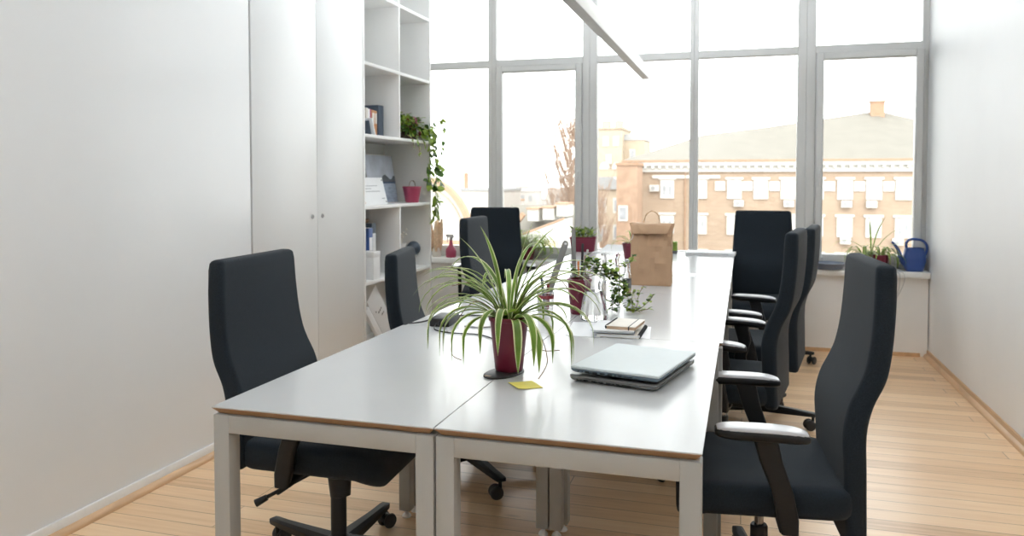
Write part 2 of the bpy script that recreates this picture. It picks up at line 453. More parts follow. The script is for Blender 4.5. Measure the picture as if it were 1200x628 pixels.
# upper left compartment
z = SH[3]
y = 4.902
for (th, h, mt, lb, bd) in ((.030, .175, 'cream', 'cream-spined upright book farthest from the slate box file', None),
                        (.022, .170, 'paper', 'thin white book between cream and crimson books on the bookcase', None),
                        (.024, .172, 'crimson', 'narrow crimson book among the upright books on the bookcase', None),
                        (.046, .168, 'orange', 'orange book with pale upper spine among the upright books on the bookcase', ('cream', .68, .42)),
                        (.036, .166, 'orange', 'slim orange book with pale band touching the slate box file on the bookcase', ('cream', .7, .4))):
    book('book', lb, 'book', y, z, th, h * 1.1, .16, mt, spine_band=bd, group=None); y += th + .0015
book('box_file', 'slate blue box file ending the row of upright books', 'file', y + .002, z, .080, .226, .25, 'slate_cover', xface=-2.49)
book('book', 'blue and white book tilted against the upright books', 'book', 4.905, z + .002, .016, .105, .12, 'slate_cover', lean=R(20), xface=-2.47)
tb = thing('book', 'white thin book slanting in front of the upright books', 'book', (-2.45, 4.935, z + .002)); tb.rotation_euler = (R(24), 0, 0)
bm = nb(); box(bm, (-.06, .005, .0625), (.12, .010, .125), .002); obj('cover', bm, 'paper', tb)
# picture row
z = SH[2]
def picture():
    t = thing('picture_panel', 'unframed seascape picture leaning on the bookcase back behind white certificate', 'picture', (-2.60, 4.70, z)); t.rotation_euler = (0, R(-9), 0)
    W, Hh = .93, .37
    bm = nb(); box(bm, (-.008, W / 2, Hh / 2), (.016, W, Hh), .001); obj('panel', bm, 'cream', t)
    def ql(name, y0, y1, z0, z1, m, dx=.001):
        bm = nb(); box(bm, (dx, (y0 + y1) / 2, (z0 + z1) / 2), (.0012, y1 - y0, z1 - z0)); return obj(name, bm, m, t)
    ql('print', .005, .455, .005, Hh - .005, 'sea_a'); ql('print', .46, W - .005, .005, .16, 'sea_b'); ql('print', .46, W - .005, .162, Hh - .005, 'sky_print')
    bm = nb(); prism(bm, [(.66, .163), (.925, .163), (.925, .205), (.90, .21), (.87, .186), (.84, .18), (.80, .20), (.76, .218), (.72, .21), (.69, .18)], 0, .0012)
    for v in bm.verts: v.co = Vector((.0015 + v.co.y, v.co.x, v.co.z))
    obj('print', bm, 'rock_print', t)
    ql('print', .60, W - .006, .150, .166, 'navy', .0018)
picture()
def certificate():
    t = thing('certificate_frame', 'clear acrylic stand holding a white certificate with small grey lines of print', 'certificate', (-2.455, 4.755, z)); t.rotation_euler = (0, R(-14), R(2))
    W, Hh = .42, .198
    bm = nb(); box(bm, (-.005, W / 2, Hh / 2), (.008, W, Hh), .0015); obj('sheet', bm, 'paper', t)
    for zz, y0, y1 in ((.138, .08, .30), (.118, .09, .18), (.098, .10, .33), (.045, .34, .39)):
        bm = nb()
        yy = y0; rnd = random.Random(int(zz * 1000))
        while yy < y1:
            l = rnd.uniform(.014, .035); box(bm, (-.0005, yy + l / 2, zz), (.0012, l, .0055)); yy += l + .006
        obj('print_line', bm, 'paper_grey', t)
    for yy in (.02, W - .02):
        for zz in (.02, Hh - .02):
            bm = nb(); cyl(bm, (-.002, yy, zz), (.003, yy, zz), .005); obj('stud', bm, 'steel', t)
certificate()
bm = nb(); lathe(bm, [(.0, 0), (.018, 0), (.024, .02), (.02, .045), (.008, .06), (0, .062)], 16, cap=False); o = obj('ornament', bm, 'terracotta'); o.location = (-2.44, 4.715, z)
tag(o, 'small orange ornament tucked beside the white certificate', 'ornament')

def plain_pot(bm, rb, rt, h, wall=.004, lip=True):
    p = [(0, 0), (rb * .92, 0), (rb, .004), (rt - .001, h - (.012 if lip else 0))]
    if lip: p += [(rt + .003, h - .011), (rt + .003, h - .001), (rt + .001, h)]
    else: p += [(rt, h)]
    p += [(rt - wall, h), (rt - wall - .001, h - .012), (rb - wall, .012), (0, .010)]
    lathe(bm, p, 36, cap=False)

def potted(t, rb, rt, h, mat='pot'):
    bm = nb(); plain_pot(bm, rb, rt, h); obj('pot', bm, mat, t)
    bm = nb(); lathe(bm, [(0, h - .018), (rt * .5, h - .016), (rt - .006, h - .02), (rt - .0065, h - .03), (0, h - .03)], 24, cap=False); obj('soil', bm, 'soil', t)

t = thing('potted_plant', 'small rose pot with wire hoop standing beside the seascape picture', 'plant pot', (-2.47, 5.60, z))
potted(t, .052, .072, .125, 'pot_pale')
bm = nb(); tube(bm, spline([(-.0, -.066, .115), (0, -.04, .155), (0, .01, .17), (0, .05, .15), (0, .066, .115)], 6), .0022, 6); obj('wire_hoop', bm, 'stem', t)

# trailing plant in the upper right compartment
def trailing_plant():
    rnd = random.Random(5)
    t = thing('trailing_plant', 'leafy trailing plant hanging over the edge of the bookcase shelf', 'plant', (-2.56, 5.48, SH[3]))
    bm = nb(); box(bm, (0, 0, .05), (.20, .40, .10), .012); obj('planter', bm, 'soil', t)
    bm = nb()
    for k in range(420):
        y = rnd.uniform(-.21, .26); x = rnd.uniform(-.06, .16); zz = rnd.uniform(.03, .17 - .05 * abs(y)) + .02
        d = Vector((rnd.uniform(-.2, 1), rnd.uniform(-.8, .8), rnd.uniform(-.6, .6)))
        leafblade(bm, Vector((x, y, zz)), d, Vector((rnd.uniform(-.3, .3), 0, 1)), rnd.uniform(.03, .06), rnd.uniform(.026, .042), rnd.choice((0, 0, 1, 1, 1, 2)))
    obj('foliage', bm, ['leaf_dark', 'leaf_light', 'leaf_red'], t)
    runs = [([(.12, .25, .10), (.19, .27, .06), (.21, .285, -.10), (.22, .29, -.30), (.215, .285, -.46), (.21, .275, -.575)], 48, 1.4),
            ([(.12, .28, .11), (.20, .33, .12), (.22, .40, .17), (.225, .42, .10), (.22, .42, -.06), (.22, .41, -.25), (.22, .40, -.36)], 20, 1.1),
            ([(.12, .15, .09), (.19, .19, .03), (.20, .21, -.12), (.20, .205, -.26), (.20, .20, -.34)], 30, 1.35),
            ([(.14, .02, .05), (.19, .0, .0), (.20, .01, -.07), (.20, .015, -.13)], 9, .55),
            ([(.14, .08, .05), (.19, .10, .0), (.20, .12, -.05)], 8, .55),
            ([(.14, -.1, .04), (.19, -.10, .0), (.20, -.09, -.06)], 7, .5)]
    bm = nb(); bs = nb()
    for pts, n, s in runs:
        c = spline(pts, 10); tube(bs, c, .0022, 5)
        for k in range(n):
            p = c[min(len(c) - 1, int((.1 + .9 * k / n) * len(c)))]
            d = Vector((rnd.uniform(-.1, .7), rnd.uniform(-1, 1), rnd.uniform(-.9, .1)))
            leafblade(bm, p, d, Vector((1, rnd.uniform(-.5, .5), .5)), .055 * s * rnd.uniform(.7, 1.2), .045 * s * rnd.uniform(.7, 1.2), rnd.choice((0, 1, 1)))
    obj('foliage', bm, ['leaf_dark', 'leaf_light'], t); obj('stems', bs, 'stem', t)
trailing_plant()
# binder row
z = SH[1]
book('ring_binder', 'bright blue ring binder behind the white box file', 'binder', 4.905, z, .062, .345, .28, 'blue', xface=-2.49, spine_band=('paper', .56, .5))
book('ring_binder', 'dark slate ring binder at the open end of the binder row', 'binder', 4.972, z, .068, .375, .28, 'slate_cover', xface=-2.50, spine_band=('paper', .6, .42))
book('ring_binder', 'grey-blue ring binder half hidden by the cupboard edge', 'binder', 4.835, z, .062, .36, .28, 'slate_cover', xface=-2.52, spine_band=('paper', .56, .5))
t = thing('box_file', 'low white box file standing before the blue binder', 'file', (-2.45, 4.855, z))
bm = nb(); box(bm, (0, 0, .095), (.09, .10, .19), .002); obj('case', bm, 'paper', t)
bm = nb(); box(bm, (0, 0, .172), (.093, .103, .040), .002); obj('lid', bm, 'white_plastic', t)
bm = nb(); lathe(bm, [(0, 0), (.10, 0), (.12, .012), (.122, .028), (.116, .028), (.10, .016), (0, .014)], 28, cap=False); o = obj('wooden_bowl', bm, 'brown'); o.location = (-2.63, 4.92, z + .376)
tag(o, 'shallow brown wooden bowl lying on top of the ring binders', 'bowl')
t = thing('decor_vase', 'small white vase of dried pods beside a dark ball on the lower shelf', 'vase', (-2.50, 5.44, z))
bm = nb(); lathe(bm, [(0, 0), (.04, 0), (.05, .05), (.04, .17), (.05, .20), (.046, .20), (.036, .17), (0, .16)], 24, cap=False); obj('vase', bm, 'white_plastic', t)
bm = nb(); rnd = random.Random(3)
for k in range(14):
    a = rnd.uniform(0, 2 * PI); q = Vector((.05 * math.cos(a), .05 * math.sin(a), .20 + rnd.uniform(.02, .12))); tube(bm, [(0, 0, .17), q * .7 + Vector((0, 0, .05)), q], [.0015, .001, .001], 4)
    lathe(bm, [(0, -.008), (.009, 0), (0, .012)], 8, tuple(q), cap=False)
obj('dried_pods', bm, 'cream', t)
bm = nb(); lathe(bm, [(.055 * math.sin(PI * k / 14), .055 - .055 * math.cos(PI * k / 14)) for k in range(15)], 24, cap=False); o = obj('ball_ornament', bm, 'slate_cover'); o.location = (-2.46, 5.60, z + .095)
tag(o, 'dark grey ball ornament on a stand on the lower shelf', 'ornament')
bm = nb(); lathe(bm, [(0, 0), (.045, 0), (.045, .006), (.018, .012), (.014, .08), (.03, .098), (0, .098)], 20, cap=False); o2 = obj('ball_stand', bm, 'white_plastic', o); o2.location = (0, 0, -.095)
# leaning white boxes on the lowest shelf
z = SH[0]
def carton(label, y, x, w, h, tilt, d, marks):
    t = thing('flat_carton', label, 'box', (x, y, z)); t.rotation_euler = (R(tilt), 0, R(-4))
    bm = nb(); box(bm, (-d / 2, w / 2, h / 2), (d, w, h), .003); obj('case', bm, 'paper', t)
    if marks:
        for zz, a, b in ((h * .62, .35, .72), (h * .52, .5, .72), (h * .68, .22, .3)):
            bm = nb(); rnd = random.Random(int(zz * 999)); yy = a * w
            while yy < b * w:
                l = rnd.uniform(.008, .02); box(bm, (.0004, yy + l / 2, zz + rnd.uniform(-.002, .002)), (.0012, l, rnd.uniform(.006, .012))); yy += l + .004
            obj('print', bm, 'graphite', t)
carton('white carton with dark print slanting on the lowest bookcase shelf', 5.15, -2.46, .16, .47, 40, .07, True)
carton('plain white folder slanting in front of the printed white carton', 5.01, -2.42, .05, .40, 40, .03, False)

# ------------------------------------------------------------------ desks
ZD = .74; DW = .5938; DL = 1.1405; DX0 = -1.2628; DY0 = 1.6292
def desk(x0, y0, label):
    g = .0015
    t = thing('desk', label, 'desk', (x0 + DW / 2, y0 + DL / 2, 0), 0, 'white desks of the long table')
    a, b = DW / 2 - g, DL / 2 - g
    bm = nb(); ins = .014
    up = [(-a, -b, ZD), (a, -b, ZD), (a, b, ZD), (-a, b, ZD)]
    u2 = [(x, y, ZD - .003) for x, y, zz in up]
    lo = [(x - math.copysign(ins, x), y - math.copysign(ins, y), ZD - .019) for x, y, zz in up]
    r = loft(bm, [lo, u2, up])
    bm.faces.ensure_lookup_table()
    for f in bm.faces:
        f.material_index = 1 if abs(f.calc_center_median().z - (ZD - .011)) < .002 else 0
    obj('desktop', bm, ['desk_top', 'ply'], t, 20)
    L = .045; H1 = ZD - .0205; zf = .03
    xs, ys = a - .001, b - .004
    for sx in (-1, 1):
        for sy in (-1, 1):
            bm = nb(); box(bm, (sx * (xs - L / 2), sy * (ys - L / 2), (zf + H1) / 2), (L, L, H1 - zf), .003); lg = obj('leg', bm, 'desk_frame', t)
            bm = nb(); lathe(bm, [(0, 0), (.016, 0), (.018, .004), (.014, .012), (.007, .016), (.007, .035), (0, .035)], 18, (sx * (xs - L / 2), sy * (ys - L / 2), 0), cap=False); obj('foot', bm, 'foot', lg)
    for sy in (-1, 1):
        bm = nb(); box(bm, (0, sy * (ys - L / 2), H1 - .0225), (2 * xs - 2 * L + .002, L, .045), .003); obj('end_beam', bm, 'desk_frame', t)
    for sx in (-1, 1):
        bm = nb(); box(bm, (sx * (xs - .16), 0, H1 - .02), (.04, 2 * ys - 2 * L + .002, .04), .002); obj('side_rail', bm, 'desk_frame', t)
ordn = [('white desk nearest the camera on the cupboard side with a wood edge', 'white desk carrying the two closed laptops nearest the camera'),
        ('white desk beside the low black chair, carrying the adapter and pen cup', 'white desk carrying the notebooks, pots and glass carafes'),
        ('white desk before the bag on the cupboard side of the table', 'white desk on which the brown paper bag stands'),
        ('white desk at the window end carrying the maroon trough planter', 'white desk at the window end carrying the white board')]
for k in range(4):
    for c in range(2):
        desk(DX0 + c * DW + (.011 if k else 0), DY0 + k * DL + (.0 if k else 0), ordn[k][c])

# ------------------------------------------------------------------ chairs
BP = [(1.070, -.279, .046), (1.0, -.277, .047), (.955, -.275, .048), (.868, -.268, .049), (.793, -.255, .052), (.745, -.238, .056), (.683, -.210, .055), (.609, -.196, .053), (.509, -.200, .050), (.40, -.205, .048), (.34, -.21, .045), (.26, -.213, .043)]
def chair(label, x, y, face, dseat=0, dback=0, bottom=.34, star=20, arms=True, wide=1, arm_dx=0):
    t = thing('office_chair', label, 'chair', (x, y, 0), face, 'black office chairs around the long table')
    rnd = random.Random(int(x * 1000 + y * 77))
    S = dseat
    # backrest
    prof = spline([(p[1], p[2], p[0]) for p in BP], 4)
    rings = []
    n = len(prof)
    prof = [p for p in prof if p.z >= bottom]
    zt = prof[0].z; zb = prof[-1].z
    def wid(zz):
        u = (zz - .34) / .73
        return (.455 - .055 * max(0, u - .35) / .65 - .02 * max(0, .2 - u) / .2) * wide
    hd = []
    for ins, dz in ((.020, 0), (.009, .004), (.003, .010)): hd.append((zt - dz, ins))
    body = [(p.z, 0) for p in prof[1:-1] if p.z < zt - .02]
    tl = [(zb + .010, .003), (zb + .004, .009), (zb, .018)]
    def at(zz):
        for a, b in zip(prof[:-1], prof[1:]):
            if a.z >= zz >= b.z:
                f = (a.z - zz) / max(1e-9, a.z - b.z); return a.lerp(b, f)
        return prof[0] if zz > prof[0].z else prof[-1]
    for zz, ins in hd + body + tl:
        p = at(zz); th = p.y - 2 * ins * .7; w = wid(zz) - 2 * ins
        cx = p.x - p.y / 2
        ring = []
        for u, v in rrect(th, w, min(.019, th * .44), 5):
            bow = .012 * (2 * v / w) ** 2 if u > 0 else 0      # the wings of the back come slightly forward
            ring.append((cx + u + bow - .006, v, zz + dback + S))
        rings.append(ring)
    bm = nb(); loft(bm, rings); obj('backrest', bm, 'fabric', t, 60)
    # seat cushion
    z0, z1 = .365 + S, .452 + S
    sx, sy = .49, .49
    def sh(px, py, zz):
        k = (px - .02 + 0) / (sx / 2)
        drop = -.055 * max(0, k - .35) ** 2 / .42
        dish = .006 * (abs(py) / (sy / 2)) ** 2
        return (px + .005, py, zz + drop + dish)
    bm = nb(); rings = []
    for sc_, zz in ((.45, z0 + .002), (.86, z0), (.955, z0 + .004), (.99, z0 + .018), (1, z0 + .035), (1, z1 - .022), (.985, z1 - .008), (.95, z1), (.85, z1 + .003), (.65, z1 + .003), (.35, z1 + .001), (.1, z1)):
        rings.append([sh(px * sc_, py * (1 - (1 - sc_)), zz) for px, py in rrect(sx, sy, .075, 7)])
    loft(bm, rings); obj('seat', bm, 'fabric', t, 60)
    # underseat pan and mechanism
    bm = nb(); rings = [[(px * k + .0, py * k, zz + S) for px, py in rrect(.36, .34, .06, 4)] for k, zz in ((.8, .338), (1, .348), (1.05, .366))]; loft(bm, rings); obj('seat_pan', bm, 'plastic', t)
    bm = nb(); box(bm, (-.02, 0, .335 + S), (.22, .14, .05), .012); box(bm, (-.17, 0, .355 + S), (.16, .07, .03), .008); obj('tilt_mechanism', bm, 'plastic', t)
    zj = .42 + S
    bm = nb(); tube(bm, spline([(-.10, 0, .350 + S), (-.20, 0, .352 + S), (-.228, 0, .362 + S), (-.236, 0, .44 + S)], 5), [.017 if k < 12 else .012 for k in range(16)], 10); obj('back_bracket', bm, 'plastic', t)
    bm = nb(); cyl(bm, (.09, -.175, .352 + S), (.096, -.182, .297 + S), .036, .031, 20); cyl(bm, (.09, -.175, .352 + S), (.05, -.10, .35 + S), .012); obj('tension_knob', bm, 'plastic', t)
    bm = nb(); tube(bm, spline([(-.01, -.07, .34 + S), (-.04, -.17, .335 + S), (-.085, -.235, .315 + S), (-.125, -.265, .295 + S)], 5), [.006] * 16, 8); lv = obj('lever', bm, 'plastic', t)
    bm = nb(); box(bm, (-.075, -.222, .318 + S), (.05, .022, .016), .006, 2, Matrix.Rotation(R(-35), 3, 'Y') @ Matrix.Rotation(R(30), 3, 'Z')); tube(bm, [(-.11, -.257, .302 + S), (-.14, -.272, .286 + S)], [.009, .012], 10); obj('paddle', bm, 'plastic', lv)
    # gas column and star base
    bm = nb(); cyl(bm, (0, 0, .20), (0, 0, .335 + S), .0135, .0135, 18); obj('gas_column', bm, 'chrome', t)
    bm = nb(); lathe(bm, [(0, .075), (.034, .075), (.034, .10), (.026, .11), (.026, .245 + min(0, S)), (.023, .25 + min(0, S)), (0, .25 + min(0, S))], 22, cap=False); obj('column_cover', bm, 'plastic', t)
    bm = nb(); lathe(bm, [(0, .068), (.05, .068), (.056, .08), (.05, .105), (.03, .115), (0, .115)], 24, cap=False)
    Rr = .335
    for k in range(5):
        a = R(star + 72 * k); c, s = math.cos(a), math.sin(a)
        rg = []
        for r, w, za, zb_ in ((.03, .056, .066, .112), (.16, .048, .068, .103), (.28, .042, .071, .095), (Rr, .038, .073, .092), (Rr + .012, .030, .076, .089)):
            rg.append([(c * r - s * o_, s * r + c * o_, zz) for o_, zz in ((-w / 2, za), (w / 2, za), (w / 2, (za + zb_) / 2 + .006), (w / 2 - .01, zb_), (-w / 2 + .01, zb_), (-w / 2, (za + zb_) / 2 + .006))])
        loft(bm, rg)
    obj('star_base', bm, 'plastic', t, 25)
    for k in range(5):
        a = R(star + 72 * k); px, py = math.cos(a) * (Rr - .012), math.sin(a) * (Rr - .012)
        sp = rnd.uniform(0, 2 * PI); d = Vector((math.cos(sp), math.sin(sp), 0)); s_ = Vector((-d.y, d.x, 0)); hub = Vector((px, py, .028)) - d * .018
        bm = nb(); cyl(bm, (px, py, .04), (px, py, .075), .0075, .0075, 12)
        rg = [[hub + s_ * o_ + d * (.024 * math.cos(q)) + Vector((0, 0, .024 * math.sin(q))) for q in [R(v) for v in range(-10, 200, 20)]] for o_ in (-.009, .009)]
        loft(bm, rg); ca = obj('caster', bm, 'plastic', t)
        for o_ in (-.0185, .0185):
            bm = nb(); m = hub + s_ * o_
            prof_ = [(-.008, .019), (-.006, .0255), (0, .028), (.006, .0255), (.008, .019)]
            rg = [[m + s_ * e + (d * math.cos(2 * PI * q / 20) + Vector((0, 0, 1)) * math.sin(2 * PI * q / 20)) * rr for q in range(20)] for e, rr in prof_]
            loft(bm, rg); obj('wheel', bm, 'black', ca)
    # armrests
    for sgn in (-1, 1):
        yy = sgn * .292
        zt_ = .640 + S
        bm = nb(); rg = []
        for k in range(13):                                          # pad: lofted along its length
            u = (1 - math.cos(PI * k / 12)) / 2; xx = -.095 + .245 * u + arm_dx
            w = .078 * (1 - .45 * abs(2 * u - 1) ** 7); h = .032 * (1 - .55 * abs(2 * u - 1) ** 6)
            zc = zt_ - .017 - .012 * max(0, .45 - u) ** 2 * 3
            rg.append([(xx, yy + a_, zc + b_) for a_, b_ in rrect(w, h, h * .42, 4)])
        loft(bm, rg)
        arm = obj('armrest', bm, 'plastic', t, 60)
        bm = nb(); rg = []
        for k in range(13):
            u = (1 - math.cos(PI * k / 12)) / 2; xx = -.09 + .235 * u + arm_dx
            w = .073 * (1 - .45 * abs(2 * u - 1) ** 7); h = .021 * (1 - .5 * abs(2 * u - 1) ** 6)
            zc = zt_ - .009 - .012 * max(0, .45 - u) ** 2 * 3
            rg.append([(xx, yy + a_, zc + b_) for a_, b_ in rrect(w, h, h * .45, 4)])
        loft(bm, rg); obj('arm_pad', bm, 'pad', arm, 60)
        bm = nb(); yi = sgn * .272
        rg = []
        for xx, zz, w in ((.018, zt_ - .03, .066), (.0, zt_ - .10, .060), (-.030, .46 + S, .056), (-.045, .385 + S, .056), (-.050, .345 + S, .045)):
            rg.append([(xx + a_ + (arm_dx if zz > zt_ - .12 else 0), yi + b_, zz) for a_, b_ in rrect(w, .026, .009, 3)])
        loft(bm, rg); obj('arm_support', bm, 'plastic', arm, 50)
        bm = nb(); box(bm, (-.048, sgn * .21, .352 + S), (.05, .13, .016), .005); obj('arm_bracket', bm, 'plastic', arm)
    return t

chair('black office chair with its back to the glossy wall at the nearest desk', -1.285, 2.30, R(3), .035, -.055, .42, 158, True, 1.13)
chair('lowered black office chair beside the bookcase and cable adapter', -1.165, 3.25, R(13), -.06, -.02, .36, 300, True, 1.05)
chair('black office chair tucked under the table before the spray bottle', -1.306, 4.59, R(0), 0, .0, .36, 40)
chair('black office chair with arms facing the room next to the hanging fern', -1.89, 5.87, R(-74), 0, .004, .36, 5)
chair('black office chair with arm pads coloured pale for sheen closest to the laptops', .054, 2.475, R(180 + 5), 0, 0, .27, 60)
chair('middle black office chair pulled up beside the notebooks, star base showing', -.083, 3.59, R(180 - 9), 0, .017, .33, 190, arm_dx=-.05)
chair('black office chair drawn up to the table just beyond the middle one', .043, 4.385, R(180 - 8.5), 0, -.010, .33, 30)
chair('black office chair facing the room from the end of the table', .137, 5.86, R(-90), 0, 0, .36, 15)

# ------------------------------------------------------------------ things on the table
Z1 = ZD + .0002
UP = Vector((0, 0, 1))
def grow(rnd, n_leaf, crown, lens, droop, W, zmin, az=None, el=(35, 85), bm=None, hero=()):
    """arching strap leaves of a spider plant"""
    bm = bm or nb()
    jobs = [(rnd.uniform(0, 2 * PI) if az is None else rnd.uniform(*az), R(rnd.uniform(*el)), rnd.uniform(*lens), rnd.uniform(*droop), rnd.uniform(.7, 1.15)) for _ in range(n_leaf)] + list(hero)
    for a, e, L, dr, ws in jobs:
        p = Vector((math.cos(a) * rnd.uniform(.0, crown), math.sin(a) * rnd.uniform(.0, crown), 0))
        h = Vector((math.cos(a), math.sin(a), 0)); N = 13; ang = e; pts = [p.copy()]; st = L / N
        tw = rnd.uniform(-.25, .25)
        for i in range(N):
            ang -= dr * (.35 + 1.5 * i / N) / N
            ang = max(ang, R(-88))
            hh = Quaternion(UP, tw * i / N) @ h
            p = p + (hh * math.cos(ang) + UP * math.sin(ang)) * st
            if p.z < zmin: p.z = zmin + .001 * i / N
            pts.append(p.copy())
        strap(bm, pts, W * ws)
    return bm

def spider_plant():
    rnd = random.Random(21)
    t = thing('spider_plant', 'large spider plant in a maroon pot standing near the desk seam', 'plant', (-.655, 2.178, ZD + .0062))
    potted(t, .041, .057, .158)
    z0 = .135
    f = lambda deg: R(deg)
    hero = [(f(40), R(86), .34, .95, 1.25), (f(20), R(88), .31, .35, 1.15), (f(160), R(86), .30, .55, 1.1), (f(190), R(78), .29, .6, 1.15), (f(10), R(76), .29, .5, 1.0), (f(-10), R(70), .27, .5, .9),
            (f(200), R(66), .35, 2.0, 1.1), (f(185), R(60), .37, 2.3, 1.0), (f(195), R(72), .33, 1.7, 1.0), (f(205), R(50), .33, 2.8, 1.1),
            (f(-5), R(62), .36, 1.9, 1.0), (f(12), R(66), .38, 1.9, 1.0), (f(22), R(56), .36, 2.3, 1.1), (f(0), R(46), .34, 2.5, 1.15), (f(30), R(70), .36, 1.6, .9),
            (f(-62), R(34), .25, 3.3, 1.5), (f(-40), R(30), .25, 3.1, 1.6), (f(-25), R(38), .25, 3.1, 1.6), (f(-48), R(46), .27, 3.3, 1.4), (f(-8), R(36), .29, 2.9, 1.3), (f(-100), R(58), .25, 3.6, 1.15), (f(-84), R(60), .26, 3.6, 1.2),
            (f(212), R(48), .31, 3.1, 1.3), (f(222), R(42), .28, 3.2, 1.35), (f(190), R(40), .30, 3.0, 1.2), (f(230), R(38), .26, 3.3, 1.2)]
    bm = grow(rnd, 32, .022, (.20, .38), (1.4, 3.2), .0085, -.128, (R(-20), R(235)), (40, 85), None, hero)
    for v in bm.verts: v.co.z += z0
    obj('foliage', bm, ['leaf', 'leaf_edge'], t, 60)
    bm = nb()
    for pts in ([(-.01, 0, .14), (-.09, -.02, .20), (-.15, -.03, .14), (-.165, -.04, .05), (-.13, -.05, .03)],
                [(.01, 0, .14), (.07, .02, .26), (.15, .0, .27), (.20, -.04, .22)],
                [(.01, 0, .14), (.09, -.02, .12), (.13, -.06, .05), (.115, -.10, .005)],
                [(-.01, 0, .14), (-.10, .04, .24), (-.19, .03, .235)],
                [(.01, .01, .14), (.06, .04, .10), (.09, .02, .06), (.14, .05, .055)]):
        tube(bm, spline(pts, 8), .0014, 5)
    obj('runners', bm, 'stem', t)
    bm = nb()
    for k in range(26):
        a = rnd.uniform(0, 2 * PI); leafblade(bm, Vector((.02 * math.cos(a) + .005, .03 * math.sin(a), .15 + rnd.uniform(0, .03))), Vector((math.cos(a), math.sin(a), rnd.uniform(0, .8))), UP, .028, .022)
    obj('seedlings', bm, 'leaf_light', t)
spider_plant()

t = thing('cable_grommet', 'black oval cable grommet set in the desk seam under the spider plant', 'grommet', (-.662, 2.150, Z1))
bm = nb(); rg = []
for k, zz in ((.97, 0), (1, .001), (1, .004), (.96, .0056)): rg.append([(k * .047 * math.cos(2 * PI * i / 40), k * .078 * math.sin(2 * PI * i / 40), zz) for i in range(40)])
loft(bm, rg); obj('cover', bm, 'black', t)
bm = nb(); box(bm, (-.01, -.066, .0056), (.02, .012, .0008), .0003); obj('slot', bm, 'brown', t)
t.rotation_euler = (0, 0, R(-18))

def quad_sheet(name, pts, label, cat, mat, th=.0006, z=Z1, curl=0):
    bm = nb(); cx = sum(p[0] for p in pts) / 4; cy = sum(p[1] for p in pts) / 4
    N = 6; rows = [[], []]
    vt = []
    for lay in (0, th):
        for i in range(N + 1):
            for j in range(N + 1):
                u, v = i / N, j / N
                a = Vector(pts[0]).lerp(Vector(pts[1]), u); b = Vector(pts[3]).lerp(Vector(pts[2]), u); p = a.lerp(b, v)
                vt.append(bm.verts.new((p.x - cx, p.y - cy, lay + curl * (1 - v) ** 3 * (.6 + .4 * u))))
    n1 = (N + 1) ** 2; ix = lambda l, i, j: vt[l * n1 + i * (N + 1) + j]
    for i in range(N):
        for j in range(N):
            for l in (0, 1): bm.faces.new((ix(l, i, j), ix(l, i + 1, j), ix(l, i + 1, j + 1), ix(l, i, j + 1)))
    for i in range(N):
        for q in ((i, 0, i + 1, 0), (i, N, i + 1, N), (0, i, 0, i + 1), (N, i, N, i + 1)):
            bm.faces.new((ix(0, q[0], q[1]), ix(0, q[2], q[3]), ix(1, q[2], q[3]), ix(1, q[0], q[1])))
    o = obj(name, bm, mat); o.location = (cx, cy, z)
    return tag(o, label, cat)
quad_sheet('sticky_note', [(-.619, 2.048), (-.573, 1.990), (-.516, 2.032), (-.563, 2.093)], 'yellow sticky note curling slightly on the desk before the spider plant', 'note', 'sticky', .0012, Z1, .004)

# ---- two closed laptops
def laptop(label, pts, z, lid, base, ports):
    """pts: left-front, right-front, right-back, left-back"""
    P = [Vector((p[0], p[1], 0)) for p in pts]; c = sum(P, Vector()) / 4
    w = ((P[1] - P[0]).length + (P[2] - P[3]).length) / 2; d = ((P[3] - P[0]).length + (P[2] - P[1]).length) / 2
    ang = math.atan2((P[1] - P[0]).y, (P[1] - P[0]).x)
    t = thing('laptop', label, 'laptop', (c.x, c.y, z), ang)
    bm = nb(); rg = []
    for zz, ins in ((0, .010), (.003, .004), (.009, 0), (.0105, .0005)): rg.append([(u, v, zz) for u, v in rrect(w - 2 * ins, d - 2 * ins, .010, 4)])
    loft(bm, rg); b = obj('base', bm, base, t, 25)
    bm = nb(); rg = []
    for zz, ins in ((.0118, .001), (.0125, .0), (.0165, .0008), (.0182, .004)): rg.append([(u, v, zz) for u, v in rrect(w - 2 * ins, d - 2 * ins, .010, 4)])
    loft(bm, rg); obj('lid', bm, lid, t, 15)
    bm = nb(); box(bm, (0, d / 2 - .012, .0112), (w * .7, .012, .004), .001); obj('hinge', bm, 'port', t)
    # ports on the side that faces the camera
    for xx, pw, ph in ports:
        bm = nb(); box(bm, (-w / 2 + xx * w, -d / 2 + .0012, .0058), (pw, .004, ph), .0006); obj('port', bm, 'port', b)
    for xx in (-.4, .4):
        for yy in (-.4, .4):
            bm = nb(); cyl(bm, (xx * w, yy * d, -.002), (xx * w, yy * d, .001), .008, .009, 14); obj('foot', bm, 'black', b)
    return t
PT = [(.10, .004, .004), (.145, .003, .002), (.20, .011, .0048), (.29, .013, .0048), (.375, .013, .0044), (.46, .013, .0044), (.52, .003, .004), (.57, .009, .0026), (.665, .024, .0016)]
lb = laptop('lower darker closed laptop of the two stacked on the desk', [(-.443, 2.118), (-.193, 2.062), (-.158, 2.425), (-.408, 2.470)], ZD + .0022, 'graphite', 'graphite', PT)
lt = laptop('silver closed laptop lying on top of the darker laptop', [(-.440, 2.106), (-.186, 2.052), (-.154, 2.412), (-.404, 2.458)], ZD + .0272, 'silver', 'slate', PT)
lt.rotation_euler = (R(-.4), R(.2), lt.rotation_euler.z)

